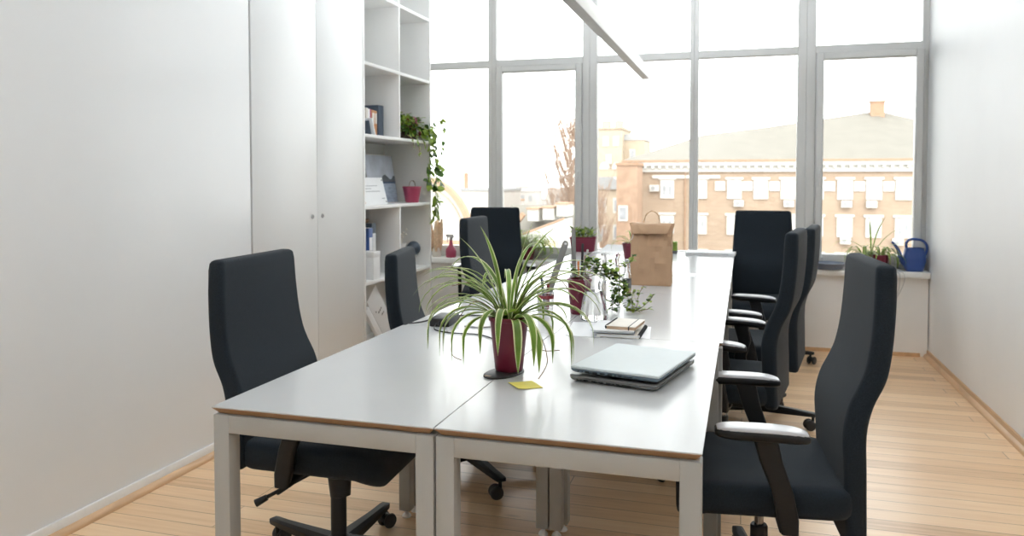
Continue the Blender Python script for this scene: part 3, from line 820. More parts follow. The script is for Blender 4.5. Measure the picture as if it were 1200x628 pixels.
# ---- notebooks and papers
quad_sheet('paper_sheet', [(-.614, 2.742), (-.486, 2.736), (-.52, 3.025), (-.642, 3.014)], 'white paper sheet under the front glass carafe, left of the notebooks', 'paper', 'paper', .0012, Z1)
quad_sheet('paper_sheet', [(-.40, 2.775), (-.313, 2.765), (-.335, 2.995), (-.42, 2.99)], 'white paper sheet sticking out beyond the stacked notebooks by the desk seam', 'paper', 'paper', .0006, Z1)
def notebook(name, label, pts, z, th, cover, ring=None, elastic=False, pages='paper'):
    P = [Vector((p[0], p[1], 0)) for p in pts]; c = sum(P, Vector()) / 4
    w = ((P[1] - P[0]).length + (P[2] - P[3]).length) / 2; d = ((P[3] - P[0]).length + (P[2] - P[1]).length) / 2
    ang = math.atan2((P[1] - P[0]).y, (P[1] - P[0]).x)
    t = thing(name, label, 'notebook', (c.x, c.y, z), ang)
    bm = nb()
    for zz in (.0007, th - .0007): box(bm, (0, 0, zz), (w, d, .0014), .0004)
    obj('cover', bm, cover, t)
    bm = nb(); box(bm, (0, 0, th / 2), (w - .004, d - .004, th - .0028)); obj('pages', bm, pages, t)
    if ring:
        s = -1 if ring == 'left' else 1
        bm = nb(); n = 22
        for k in range(n):
            yy = -d / 2 + .008 + (d - .016) * k / (n - 1)
            tube(bm, [(s * (w / 2 - .001) + .0065 * math.cos(q), yy, th / 2 + max(.0068, th / 2 + .001) * math.sin(q)) for q in [2 * PI * i / 12 for i in range(13)]], .0012, 5)
        obj('spiral_binding', bm, 'black', t)
    if elastic:
        bm = nb(); box(bm, (w * .27, 0, th / 2), (.004, d + .001, th + .0012), .0005); obj('elastic_band', bm, 'black', t)
    return t
notebook('notebook', 'grey spiral notebook with dark rings, lowest of the stacked notebooks', [(-.500, 2.752), (-.346, 2.752), (-.356, 2.965), (-.505, 2.965)], ZD + .0012, .011, 'cream', 'right')
notebook('notebook', 'navy edged book in the middle of the stacked notebooks', [(-.515, 2.748), (-.375, 2.760), (-.375, 2.945), (-.525, 2.935)], ZD + .0145, .008, 'navy')
notebook('magazine', 'white glossy magazine on the navy book in the stack', [(-.520, 2.744), (-.372, 2.750), (-.372, 2.948), (-.530, 2.938)], ZD + .0227, .004, 'paper')
notebook('notebook', 'small cream notebook with black elastic and ring spine topping the stack', [(-.461, 2.767), (-.358, 2.758), (-.355, 2.925), (-.464, 2.935)], ZD + .0272, .013, 'cream', 'left', True, 'tan_pages')

# ---- glass carafes, pots, bottle
def carafe(label, x, y, prof, water, vines=0):
    t = thing('glass_carafe', label, 'carafe', (x, y, Z1))
    th = .0028
    inner = [(max(0.001, r - th), z) for r, z in prof][::-1]; inner[-1] = (0, .006); inner = [(r, max(z, .006)) for r, z in inner]
    sm = [(p.x, p.z) for p in spline([(r, 0, z) for r, z in prof], 5)]
    si = [(max(0, r - th), max(.006, z)) for r, z in sm][::-1]
    bm = nb(); lathe(bm, [(0, 0)] + sm + si + [(0, .006)], 40, cap=False); obj('body', bm, 'glass', t, 60)
    if water:
        wp = [(max(.001, r - th - .0004), max(.0064, z)) for r, z in sm if z <= water]
        bm = nb(); lathe(bm, [(0, .0064)] + wp + [(0, wp[-1][1])], 40, cap=False); obj('water', bm, 'water', t, 40)
    return t
carafe('hourglass glass carafe half full of water in front of a maroon pot', -.575, 3.10, [(.050, 0), (.056, .004), (.057, .012), (.052, .05), (.044, .095), (.0375, .125), (.0375, .14), (.044, .160), (.0465, .174), (.0455, .178)], .118)
carafe('taller clear glass carafe behind the trailing ivy beside the small bottle', -.60, 3.66, [(.042, 0), (.047, .005), (.047, .03), (.045, .11), (.043, .15), (.039, .175), (.039, .19), (.044, .205), (.045, .215)], .09)
t = thing('small_bottle', 'small clear bottle with tan and grey labels beside the paper bag', 'bottle', (-.548, 3.84, Z1))
bm = nb(); sm = [(.019, 0), (.0205, .003), (.0205, .085), (.018, .098), (.009, .112), (.0085, .14), (.010, .141), (.010, .150)]
lathe(bm, [(0, 0)] + sm + [(max(0, r - .0018), max(.004, z)) for r, z in sm][::-1] + [(0, .004)], 28, cap=False); obj('body', bm, 'glass', t, 40)
bm = nb(); lathe(bm, [(.0209, .03), (.0209, .075)], 28, cap=False); obj('label_wrap', bm, 'label_grey', t)
bm = nb(); lathe(bm, [(.0210, .016), (.0210, .029)], 28, cap=False); obj('label_wrap', bm, 'label_tan', t)
bm = nb(); lathe(bm, [(0, .148), (.0105, .148), (.0105, .17), (0, .17)], 20, cap=False); obj('cap', bm, 'grey_plastic', t)

def ivy():
    rnd = random.Random(8)
    t = thing('ivy_plant', 'small leaved ivy in a tall maroon pot behind the front carafe', 'plant', (-.660, 3.215, Z1))
    potted(t, .036, .049, .148)
    bm = nb(); bs = nb()
    runs = [([(0, 0, .14), (.03, -.01, .21), (.07, .02, .22), (.10, .06, .18)], 16), ([(0, 0, .14), (.02, .02, .20), (.05, .03, .235)], 14), ([(0, 0, .14), (.05, .05, .19), (.12, .10, .17), (.15, .10, .10), (.155, .09, .03)], 34),
            ([(0, 0, .14), (.06, .06, .18), (.14, .13, .14), (.18, .14, .08), (.19, .12, .02)], 34), ([(0, 0, .14), (.06, .08, .17), (.12, .12, .12), (.13, .08, .05), (.13, .06, .01)], 30), ([(0, 0, .14), (-.02, .01, .18), (-.03, .0, .19)], 8),
            ([(0, 0, .14), (.08, .08, .20), (.17, .16, .19), (.20, .19, .24)], 18), ([(0, 0, .14), (.07, .08, .16), (.15, .14, .15), (.165, .15, .10), (.16, .14, .04)], 26)]
    for pts, n in runs:
        n = int(n * 1.7); c = spline(pts, 9); tube(bs, c, .0012, 5)
        for k in range(n):
            p = c[int((.25 + .74 * k / n) * (len(c) - 1))]; d = Vector((rnd.uniform(-1, 1), rnd.uniform(-1, 1), rnd.uniform(-.4, .6)))
            leafblade(bm, p + Vector((rnd.gauss(0, .006), rnd.gauss(0, .006), rnd.gauss(0, .006))), d, UP, rnd.uniform(.020, .034), rnd.uniform(.018, .028), rnd.choice((0, 0, 1)))
    for v in bm.verts: v.co.z = max(v.co.z, .002)
    obj('foliage', bm, ['leaf_dark', 'leaf_light'], t); obj('stems', bs, 'stem', t)
ivy()
def sprig():
    rnd = random.Random(4)
    t = thing('ivy_cutting', 'loose leafy green sprig lying on the desk between carafes and bag', 'plant', (-.425, 3.31, Z1))
    bm = nb(); bs = nb()
    for pts, n in (([(-.05, 0, .004), (-.01, .0, .02), (.0, .01, .07), (.02, .02, .115)], 26), ([(-.05, 0, .004), (.0, .0, .012), (.045, .02, .05), (.06, .03, .075)], 24), ([(-.05, 0, .004), (0, -.01, .008), (.05, -.01, .02)], 22), ([(-.02, 0, .01), (-.03, .01, .05), (-.02, .02, .09)], 16)):
        c = spline(pts, 8); tube(bs, c, .0011, 5)
        for k in range(n):
            p = c[int((.1 + .88 * k / n) * (len(c) - 1))]; d = Vector((rnd.uniform(-1, 1), rnd.uniform(-1, 1), rnd.uniform(-.2, .7)))
            leafblade(bm, p, d, UP, rnd.uniform(.014, .026), rnd.uniform(.013, .021), rnd.choice((0, 1, 1)))
    for v in bm.verts: v.co.z = max(v.co.z, .001)
    obj('foliage', bm, ['leaf_dark', 'leaf_light'], t); obj('stems', bs, 'stem', t)
sprig()

# ---- pen cup with ruler, and pen holder behind the ivy
def standing(name, label, cat, foot, top, r, mat, tipmat=None):
    """a pen: barrel + tip + end cap, from foot to top"""
    f = Vector(foot); d = (Vector(top) - f); L = d.length; q = d.to_track_quat('Z', 'Y')
    t = thing(name, label, cat, foot); t.rotation_mode = 'QUATERNION'; t.rotation_quaternion = q
    bm = nb(); lathe(bm, [(0, .012), (r * .6, .012), (r, .02), (r, L - .02), (r * .9, L - .02), (0, L - .02)], 12, cap=False); obj('barrel', bm, mat, t)
    bm = nb(); lathe(bm, [(0, 0), (r * .2, .001), (r * .6, .0125), (0, .0125)], 12, cap=False); obj('tip', bm, tipmat or mat, t)
    bm = nb(); lathe(bm, [(0, L - .02), (r * 1.08, L - .0199), (r * 1.08, L - .003), (r * .7, L), (0, L)], 12, cap=False); obj('end_cap', bm, tipmat or mat, t)
    return t
t = thing('pen_cup', 'white mesh pen cup with a red stripe behind the spider plant', 'pen cup', (-.80, 3.195, Z1))
bm = nb()
for k in range(30):
    a = 2 * PI * k / 30; tube(bm, [(.031 * math.cos(a), .031 * math.sin(a), .003), (.036 * math.cos(a), .036 * math.sin(a), .088)], .0009, 4)
for zz, rr in ((.012, .0317), (.026, .0325), (.04, .0333), (.054, .0342), (.088, .0362)):
    tube(bm, [(rr * math.cos(2 * PI * i / 30), rr * math.sin(2 * PI * i / 30), zz) for i in range(31)], .0014 if zz < .08 else .002, 5)
lathe(bm, [(0, 0), (.032, 0), (.032, .003), (0, .003)], 28, cap=False)
obj('mesh_body', bm, 'white_plastic', t)
bm = nb(); lathe(bm, [(.0355, .062), (.0362, .076)], 28, cap=False); obj('stripe', bm, 'red', t)
zc = Z1 + .0035
# steel ruler leaning in the cup
def ruler(name, label, foot, top, w, th, mat, hole=True):
    f = Vector(foot); d = Vector(top) - f; L = d.length
    t = thing(name, label, 'ruler', foot); zax = d.normalized(); xax = Vector((.96, .28, 0)); xax = (xax - zax * xax.dot(zax)).normalized(); yax = zax.cross(xax)
    t.rotation_mode = 'QUATERNION'; t.rotation_quaternion = Matrix((xax, yax, zax)).transposed().to_quaternion()
    bm = nb(); n = 16; out = [(-w / 2, 0), (w / 2, 0), (w / 2, L - w / 2)] + [(w / 2 * math.cos(PI * k / n), L - w / 2 + w / 2 * math.sin(PI * k / n)) for k in range(1, n)] + [(-w / 2, L - w / 2)]
    prism(bm, out, -th / 2, th / 2); b = obj('blade', bm, mat, t)
    bm = nb(); k = 0
    for i in range(int(L / .005) - 4):
        box(bm, (w / 2 - (.006 if i % 2 == 0 else .003) / 2 - .0006, -th / 2 - .0001, .01 + i * .005), (.006 if i % 2 == 0 else .003, .0003, .0007))
    obj('graduations', bm, 'port', t)
    if hole:
        bm = nb(); cyl(bm, (0, -th / 2 - .0004, L - w / 2), (0, th / 2 + .0004, L - w / 2), w * .2, w * .2, 16); obj('hang_hole', bm, 'paper', t)
    return t
ruler('steel_ruler', 'grey steel ruler with hanging hole slanting out of the mesh pen cup', (-.812, 3.185, zc), (-.715, 3.215, 1.045), .026, .0014, 'steel')
standing('pen', 'black capped pen standing upright at the edge of the mesh cup', 'pen', (-.805, 3.21, zc), (-.822, 3.205, .895), .0048, 'black')
standing('marker', 'red marker standing low in the mesh pen cup', 'pen', (-.79, 3.19, zc), (-.785, 3.18, .868), .006, 'red')
standing('pen', 'navy pen slanting toward the spider plant in the mesh cup', 'pen', (-.80, 3.175, zc), (-.808, 3.17, .885), .0045, 'navy')
t = thing('pen_holder', 'grey pen holder hidden behind the maroon ivy pot', 'pen cup', (-.765, 3.72, Z1))
bm = nb(); lathe(bm, [(0, 0), (.04, 0), (.041, .003), (.043, .10), (.0415, .10), (.0395, .004), (0, .004)], 30, cap=False); obj('body', bm, 'grey_plastic', t)
bm = nb(); lathe(bm, [(.043, .094), (.0445, .0945), (.0445, .1), (.0415, .1005)], 30, cap=False); obj('rim', bm, 'steel', t)
zc = Z1 + .0045
ruler('steel_ruler', 'pale steel ruler standing straight up in the grey pen holder', (-.785, 3.71, zc), (-.793, 3.725, 1.065), .020, .0013, 'steel', False)
standing('pen', 'black pen with round top rising from the grey pen holder', 'pen', (-.755, 3.735, zc), (-.755, 3.76, .99), .006, 'black')
standing('pencil', 'orange pencil standing in the grey pen holder', 'pencil', (-.76, 3.705, zc), (-.762, 3.69, .91), .0045, 'orange_pen')
standing('pen', 'grey pen tilted sideways from the grey pen holder', 'pen', (-.755, 3.715, zc), (-.722, 3.72, .965), .005, 'grey_plastic')
standing('marker', 'brown marker leaning in the grey pen holder', 'pen', (-.74, 3.73, zc), (-.735, 3.735, .935), .006, 'brown')

# ---- brown paper bag
def paper_bag():
    rnd = random.Random(2)
    t = thing('paper_bag', 'brown kraft paper bag with rolled top and cord handle on the table', 'bag', (-.473, 4.235, Z1), R(1.5))
    NX, ND = 10, 5
    def ring(z, w, d, jit, seed, topw=0):
        pts = []
        for i in range(NX): pts.append((-w / 2 + w * i / NX, -d / 2))
        for i in range(ND): pts.append((w / 2, -d / 2 + d * i / ND))
        for i in range(NX): pts.append((w / 2 - w * i / NX, d / 2))
        for i in range(ND): pts.append((-w / 2, d / 2 - d * i / ND))
        out = []
        for k, (x, y) in enumerate(pts):
            n = noise.noise(Vector((x * 9 + seed, y * 9, z * 9))); n2 = noise.noise(Vector((x * 22, y * 22 + seed, z * 16 + 7)))
            gus = -.018 * (1 - abs(y) / (d / 2 + 1e-6)) * math.copysign(1, x) * min(1, z / .12) if abs(abs(x) - w / 2) < 1e-6 else 0
            fx = .6 * jit * n2
            out.append((x + gus + fx, y + jit * 1.5 * n + jit * 1.5 * n2, z + (topw * n2 if topw else 0)))
        return out
    spec = [(0, .212, .125, 0), (.004, .216, .128, .001), (.03, .217, .127, .006), (.06, .216, .126, .009), (.09, .216, .124, .010), (.12, .215, .122, .011), (.15, .214, .119, .012), (.18, .213, .115, .013), (.21, .212, .108, .014), (.24, .211, .098, .014), (.262, .211, .085, .012), (.278, .212, .072, .010), (.296, .222, .066, .010), (.315, .232, .060, .010), (.328, .240, .052, .011)]
    bm = nb(); loft(bm, [ring(z, w, d, j, 3.1, .006 if z > .32 else 0) for z, w, d, j in spec], True)
    obj('body', bm, 'kraft', t, 14)
    # folded-down lip on the front
    bm = nb(); rows = []
    for zz, hw, yy in ((.326, .108, -.036), (.322, .108, -.046), (.300, .100, -.060), (.276, .090, -.066), (.2755, .089, -.063)):
        rows.append([(-hw + 2 * hw * i / 14 - .004, yy + .006 * noise.noise(Vector((i * .5, zz * 20, 2))), zz + .004 * noise.noise(Vector((i * .6, 5, zz * 6)))) for i in range(15)])
    back = [[(x, y + .004, z) for x, y, z in r] for r in rows]
    loft(bm, rows + back[::-1], False, False); obj('folded_lip', bm, 'kraft', t, 25)
    bm = nb(); tube(bm, spline([(-.045, .012, .295), (-.043, .012, .34), (-.028, .012, .378), (.0, .012, .392), (.028, .012, .378), (.040, .012, .34), (.042, .012, .295)], 7), .0022, 7); obj('handle', bm, 'cord', t)
    bm = nb()
    for s in (-1,): tube(bm, spline([(-.105, -.02, .305), (-.095, -.048, .28), (-.098, -.055, .25), (-.115, -.052, .235)], 6), .0016, 6)
    obj('front_cord', bm, 'paper', t)
paper_bag()

# ---- farther along the table
t = thing('maroon_planter', 'maroon trough planter of small ferns at the window end of the table', 'planter', (-1.205, 6.02, Z1), R(8))
bm = nb(); rg = []
for zz, w, d in ((0, .17, .085), (.004, .176, .09), (.10, .20, .108), (.102, .206, .114), (.115, .206, .114), (.115, .192, .10), (.095, .188, .096)): rg.append([(u, v, zz) for u, v in rrect(w, d, .012, 3)])
loft(bm, rg); obj('trough', bm, 'pot', t, 30)
bm = nb(); rg = [[(u, v, zz) for u, v in rrect(.184, .092, .012, 3)] for zz in (.096, .104)]; loft(bm, rg); obj('soil', bm, 'soil', t)
bm = nb(); rnd = random.Random(14)
for k in range(150):
    a = rnd.uniform(0, 2 * PI); x = rnd.uniform(-.08, .08); e = rnd.uniform(.3, 1.2)
    leafblade(bm, Vector((x, rnd.uniform(-.035, .035), .10 + rnd.uniform(0, .07))), Vector((math.cos(a), math.sin(a), e)), UP, rnd.uniform(.03, .06), rnd.uniform(.014, .024), rnd.choice((0, 1, 1)))
obj('foliage', bm, ['leaf_dark', 'leaf_light'], t)
bm = nb(); pr_ = spline([(-.13, -.11, .002), (-.10, -.05, .008), (-.07, .02, .022), (-.05, .09, .05)], 4)
loft(bm, [[(p.x, p.y, p.z + .003 * math.sin(i)) , (p.x + .19, p.y + .02, p.z + .001), (p.x + .19, p.y + .02, p.z + .003), (p.x, p.y, p.z + .006 + .003 * math.sin(i))] for i, p in enumerate(pr_)])
o = obj('magazine', bm, 'paper'); o.location = (-.98, 6.0, Z1); tag(o, 'open white papers curling up on the table end beside the maroon trough', 'paper')
t = thing('potted_plant', 'slim maroon pot with a few strap leaves hidden beside the paper bag', 'plant', (-.735, 5.35, Z1))
potted(t, .045, .062, .13)
bm = grow(random.Random(9), 14, .02, (.10, .24), (1.2, 2.6), .008, -.1); [setattr(v.co, 'z', v.co.z + .115) for v in bm.verts]; obj('foliage', bm, ['leaf', 'leaf_edge'], t, 60)
t = thing('green_carton', 'small green and dark carton standing behind the paper bag', 'carton', (-.512, 6.06, Z1))
bm = nb(); box(bm, (0, 0, .055), (.055, .05, .07), .003); obj('body', bm, 'leaf_light', t)
bm = nb(); box(bm, (0, 0, .0115), (.056, .051, .023), .003); obj('base_band', bm, 'label_grey', t)
t = thing('white_board', 'thin white board lying across the end of the table by the black chair', 'board', (-.235, 6.05, Z1), R(-2))
bm = nb(); box(bm, (0, 0, .011), (.36, .20, .022), .003); obj('panel', bm, 'paper', t)
bm = nb(); box(bm, (-.02, -.0995, .0115), (.30, .002, .005), .0005); obj('edge_groove', bm, 'steel', t)
quad_sheet('paper_sheet', [(-.55, 4.62), (-.27, 4.62), (-.27, 4.80), (-.55, 4.81)], 'blank white sheet lying flat beyond the paper bag', 'paper', 'paper', .0008, Z1)

# ---- adapter and cables
t = thing('power_adapter', 'black power adapter block on the desk left of the spider plant', 'adapter', (-1.115, 2.835, Z1), R(4))
bm = nb(); box(bm, (0, 0, .0165), (.078, .14, .032), .004); obj('case', bm, 'black', t)
bm = nb(); tube(bm, [(.0, -.07, .016), (.0, -.082, .016)], .006, 10); tube(bm, [(.0, .07, .016), (.0, .082, .016)], .006, 10); obj('strain_relief', bm, 'black', t)
def cable(label, pts, r, mat='black'):
    o = obj('cable', tubebm(spline(pts, 10), r), mat); return tag(o, label, 'cable')
def tubebm(p, r):
    bm = nb(); tube(bm, p, r, 7); return bm
zz = ZD + .003
cable('black cable curving from the adapter over the desk edge by the low chair', [(-1.245, 2.79, zz), (-1.21, 2.84, zz), (-1.18, 2.95, zz), (-1.10, 3.02, zz), (-.98, 3.03, zz), (-.88, 2.96, zz)], .0028)
cable('thin black cable running from the adapter toward the spider plant', [(-1.117, 2.752, ZD + .016), (-1.10, 2.70, zz), (-1.02, 2.66, zz), (-.92, 2.66, zz), (-.84, 2.60, zz), (-.80, 2.52, zz)], .0024)
cable('grey plug lead lying behind the spider plant leaves', [(-1.02, 2.80, zz), (-.96, 2.79, zz), (-.90, 2.83, zz), (-.86, 2.80, zz)], .003, 'grey_plastic')

# ------------------------------------------------------------------ sill
ZL = .6275
def pampas():
    rnd = random.Random(6)
    t = thing('pampas_grass', 'bundle of dry beige pampas grass standing on the sill by the bookcase', 'dried grass', (-2.575, 6.36, ZL))
    bm = nb(); lathe(bm, [(0, 0), (.035, 0), (.04, .02), (.03, .08), (.026, .08), (.03, .02), (0, .012)], 20, cap=False); obj('vase', bm, 'cream', t)
    bm = nb()
    for k in range(9):
        a = rnd.uniform(0, 2 * PI); r = rnd.uniform(.01, .045); b = Vector((r * math.cos(a), r * math.sin(a), .05)); L = rnd.uniform(.20, .29)
        tip = b + Vector((.5 * r * math.cos(a), .5 * r * math.sin(a), L))
        N = 10; c = [b.lerp(tip, i / N) for i in range(N + 1)]
        tube(bm, c, [.006 + .016 * math.sin(PI * min(1, i / N * .9 + .08)) for i in range(N + 1)], 7)
        for m in range(60):
            p = c[rnd.randrange(1, N)]; d = Vector((rnd.uniform(-1, 1), rnd.uniform(-1, 1), rnd.uniform(.2, 1.2)))
            leafblade(bm, p + d * .006, d, UP, rnd.uniform(.02, .038), .004)
    obj('plumes', bm, 'pampas', t)
pampas()
t = thing('spray_bottle', 'maroon spray bottle with pale trigger head standing on the window sill', 'spray bottle', (-2.44, 6.36, ZL), R(160))
bm = nb(); lathe(bm, [(0, 0), (.040, 0), (.045, .006), (.047, .05), (.042, .075), (.024, .095), (.017, .112), (.013, .14), (.013, .15), (0, .15)], 28, cap=False); obj('bottle', bm, 'pot_pale', t)
bm = nb(); lathe(bm, [(0, .15), (.015, .15), (.015, .166), (.010, .17), (0, .17)], 20, cap=False); box(bm, (.012, 0, .186), (.075, .022, .03), .007); box(bm, (-.018, 0, .178), (.022, .02, .02), .006); cyl(bm, (.045, 0, .190), (.06, 0, .190), .007, .006)
hd_ = obj('trigger_head', bm, 'grey_plastic', t)
bm = nb(); tube(bm, spline([(.03, 0, .178), (.040, 0, .16), (.036, 0, .145), (.043, 0, .128)], 5), .0045, 8); obj('trigger', bm, 'grey_plastic', hd_)
def fern():
    rnd = random.Random(12)
    t = thing('hanging_fern', 'bright feathery fern spilling from its pot on the sill behind a chair', 'plant', (-1.75, 6.36, ZL))
    potted(t, .05, .068, .11)
    bm = nb()
    for k in range(90):
        a = rnd.uniform(0, 2 * PI); L = rnd.uniform(.18, .36); e = R(rnd.uniform(35, 85)); p = Vector((.02 * math.cos(a), .02 * math.sin(a), .10)); h = Vector((math.cos(a), math.sin(a), 0)); N = 16
        for i in range(N):
            e -= rnd.uniform(2.2, 3.4) * (.3 + 1.4 * i / N) / N
            p2 = p + (h * math.cos(e) + UP * math.sin(e)) * L / N
            p2.y = max(-.115, min(.10, p2.y))
            if p2.z < .004 and p2.y > -.17: p2.z = .004
            sdir = h.cross(UP)
            for s in (-1, 1): leafblade(bm, p, sdir * s + (p2 - p).normalized() * .7, UP, .020 + .012 * math.sin(PI * i / N), .008, rnd.choice((0, 1, 1)))
            p = p2
    obj('foliage', bm, ['leaf_light', 'leaf_light'], t)
fern()
def sill_spider():
    rnd = random.Random(31)
    t = thing('spider_plant', 'wide spider plant in twin maroon pots on the sill beside the watering can', 'plant', (.915, 6.36, ZL))
    for x in (-.055, .065):
        bm = nb(); plain_pot(bm, .04, .054, .115)
        for v in bm.verts: v.co.x += x
        pt = obj('pot', bm, 'pot', t)
        bm = nb(); lathe(bm, [(0, .097), (.046, .097), (.046, .09), (0, .09)], 20, (x, 0, 0), cap=False); obj('soil', bm, 'soil', pt)
    bm = nb()
    for x in (-.055, .065):
        b2 = grow(rnd, 34, .02, (.12, .27), (2.0, 4.0), .008, -.09, None, (25, 80))
        for v in b2.verts: v.co.x += x; v.co.z += .098
        for v in b2.verts:
            v.co.y = min(v.co.y, .11); v.co.x = max(-.2, min(.22, v.co.x))
        merge(bm, b2)
    b2 = nb()
    for a, e, L, dr in ((R(20), 62, .36, .9), (R(150), 50, .36, 1.6), (R(40), 78, .33, .5), (R(-10), 45, .36, 1.4), (R(95), 86, .30, .3)):
        g = grow(rnd, 0, .01, (1, 1), (1, 1), .007, 0, hero=[(a, R(e), L, dr, 1)])
        for v in g.verts: v.co.z += .1; v.co.y = min(v.co.y, .11)
        merge(bm, g)
    obj('foliage', bm, ['leaf', 'leaf_edge'], t, 60)
sill_spider()
t = thing('saucer_tray', 'grey-blue round plastic tray dish lying on the sill', 'tray', (.615, 6.335, ZL))
bm = nb(); lathe(bm, [(0, 0), (.085, 0), (.10, .006), (.112, .03), (.118, .042), (.122, .044), (.122, .05), (.112, .05), (.102, .036), (.09, .012), (0, .010)], 40, cap=False); obj('dish', bm, 'tray_blue', t)
def watering_can():
    t = thing('watering_can', 'blue plastic watering can with long spout in the sill corner', 'watering can', (1.205, 6.365, ZL), R(0))
    bm = nb(); rg = []
    for zz, w, d in ((0, .112, .09), (.004, .118, .096), (.05, .138, .112), (.085, .150, .122), (.10, .150, .122), (.13, .140, .112), (.165, .124, .098), (.168, .126, .100), (.172, .124, .098), (.172, .112, .088), (.12, .126, .10)): rg.append([(u + .002, v, zz) for u, v in rrect(w, d, .03, 5)])
    loft(bm, rg); obj('tank', bm, 'can_blue', t, 50)
    bm = nb(); c = spline([(-.055, 0, .05), (-.085, 0, .085), (-.10, 0, .135), (-.118, 0, .175), (-.150, 0, .215)], 6); n = len(c)
    tube(bm, c, [.022 - .0145 * i / (n - 1) for i in range(n)], 12); obj('spout', bm, 'can_blue', t)
    bm = nb(); c = spline([(-.05, 0, .165), (-.052, 0, .205), (-.03, 0, .232), (.01, 0, .236), (.055, 0, .226), (.083, 0, .195), (.086, 0, .16), (.074, 0, .12), (.058, 0, .09)], 6)
    tube(bm, c, .0095, 10); obj('handle', bm, 'can_blue', t)
watering_can()
cable('thin grey cable hanging over the sill edge next to the watering can', [(1.06, 6.30, ZL + .003), (1.075, 6.20, ZL + .002), (1.08, 6.165, .61), (1.075, 6.162, .53), (1.06, 6.17, .47), (1.02, 6.20, .38), (.98, 6.25, .20), (.96, 6.28, .035), (.93, 6.28, .004), (.88, 6.27, .004)], .003, 'grey_plastic')
cable('second grey cable drooping from the sill behind the nearest chair', [(1.10, 6.30, ZL + .003), (1.105, 6.20, ZL + .002), (1.11, 6.168, .61), (1.108, 6.165, .57), (1.085, 6.17, .50), (1.03, 6.22, .36), (.99, 6.28, .16), (.97, 6.30, .03), (.95, 6.30, .004), (.90, 6.30, .004)], .003, 'grey_plastic')

# ------------------------------------------------------------------ pendant lamp
def pendant(label, x, y, z, L):
    t = thing('pendant_lamp', label, 'lamp', (x, y, z))
    bm = nb(); box(bm, (0, 0, .040), (.050, L, .070), .001); obj('housing', bm, 'lamp_body', t)
    bm = nb(); box(bm, (0, 0, .0025), (.050, L, .005), .0008); obj('diffuser', bm, 'grey_plastic', t)
    for yy in (-L * .4, L * .38):
        bm = nb(); cyl(bm, (0, yy, .075), (0, yy, ZC - z), .0009, .0009, 6); obj('suspension_wire', bm, 'steel', t)
        bm = nb(); lathe(bm, [(0, 0), (.03, 0), (.03, -.02), (.004, -.03), (0, -.03)], 20, (0, yy, ZC - z), cap=False); obj('canopy', bm, 'lamp_body', t)
pendant('slim white linear pendant lamp hanging over the table', -.669, 4.05, 2.005, 3.04)
pendant('shorter added pendant lamp, out of view behind the camera, carrying fill light', -.5, -.35, 2.3, 2.04)  # unseen body added to hold the second fill light

# ------------------------------------------------------------------ outside
def bx(name, c, s, mat, parent, bev=0): bm = nb(); box(bm, c, s, bev); return obj(name, bm, mat, parent)
bm = nb(); box(bm, (0, 130, -15.2), (420, 240, .4)); struct('ground', bm, 'street')

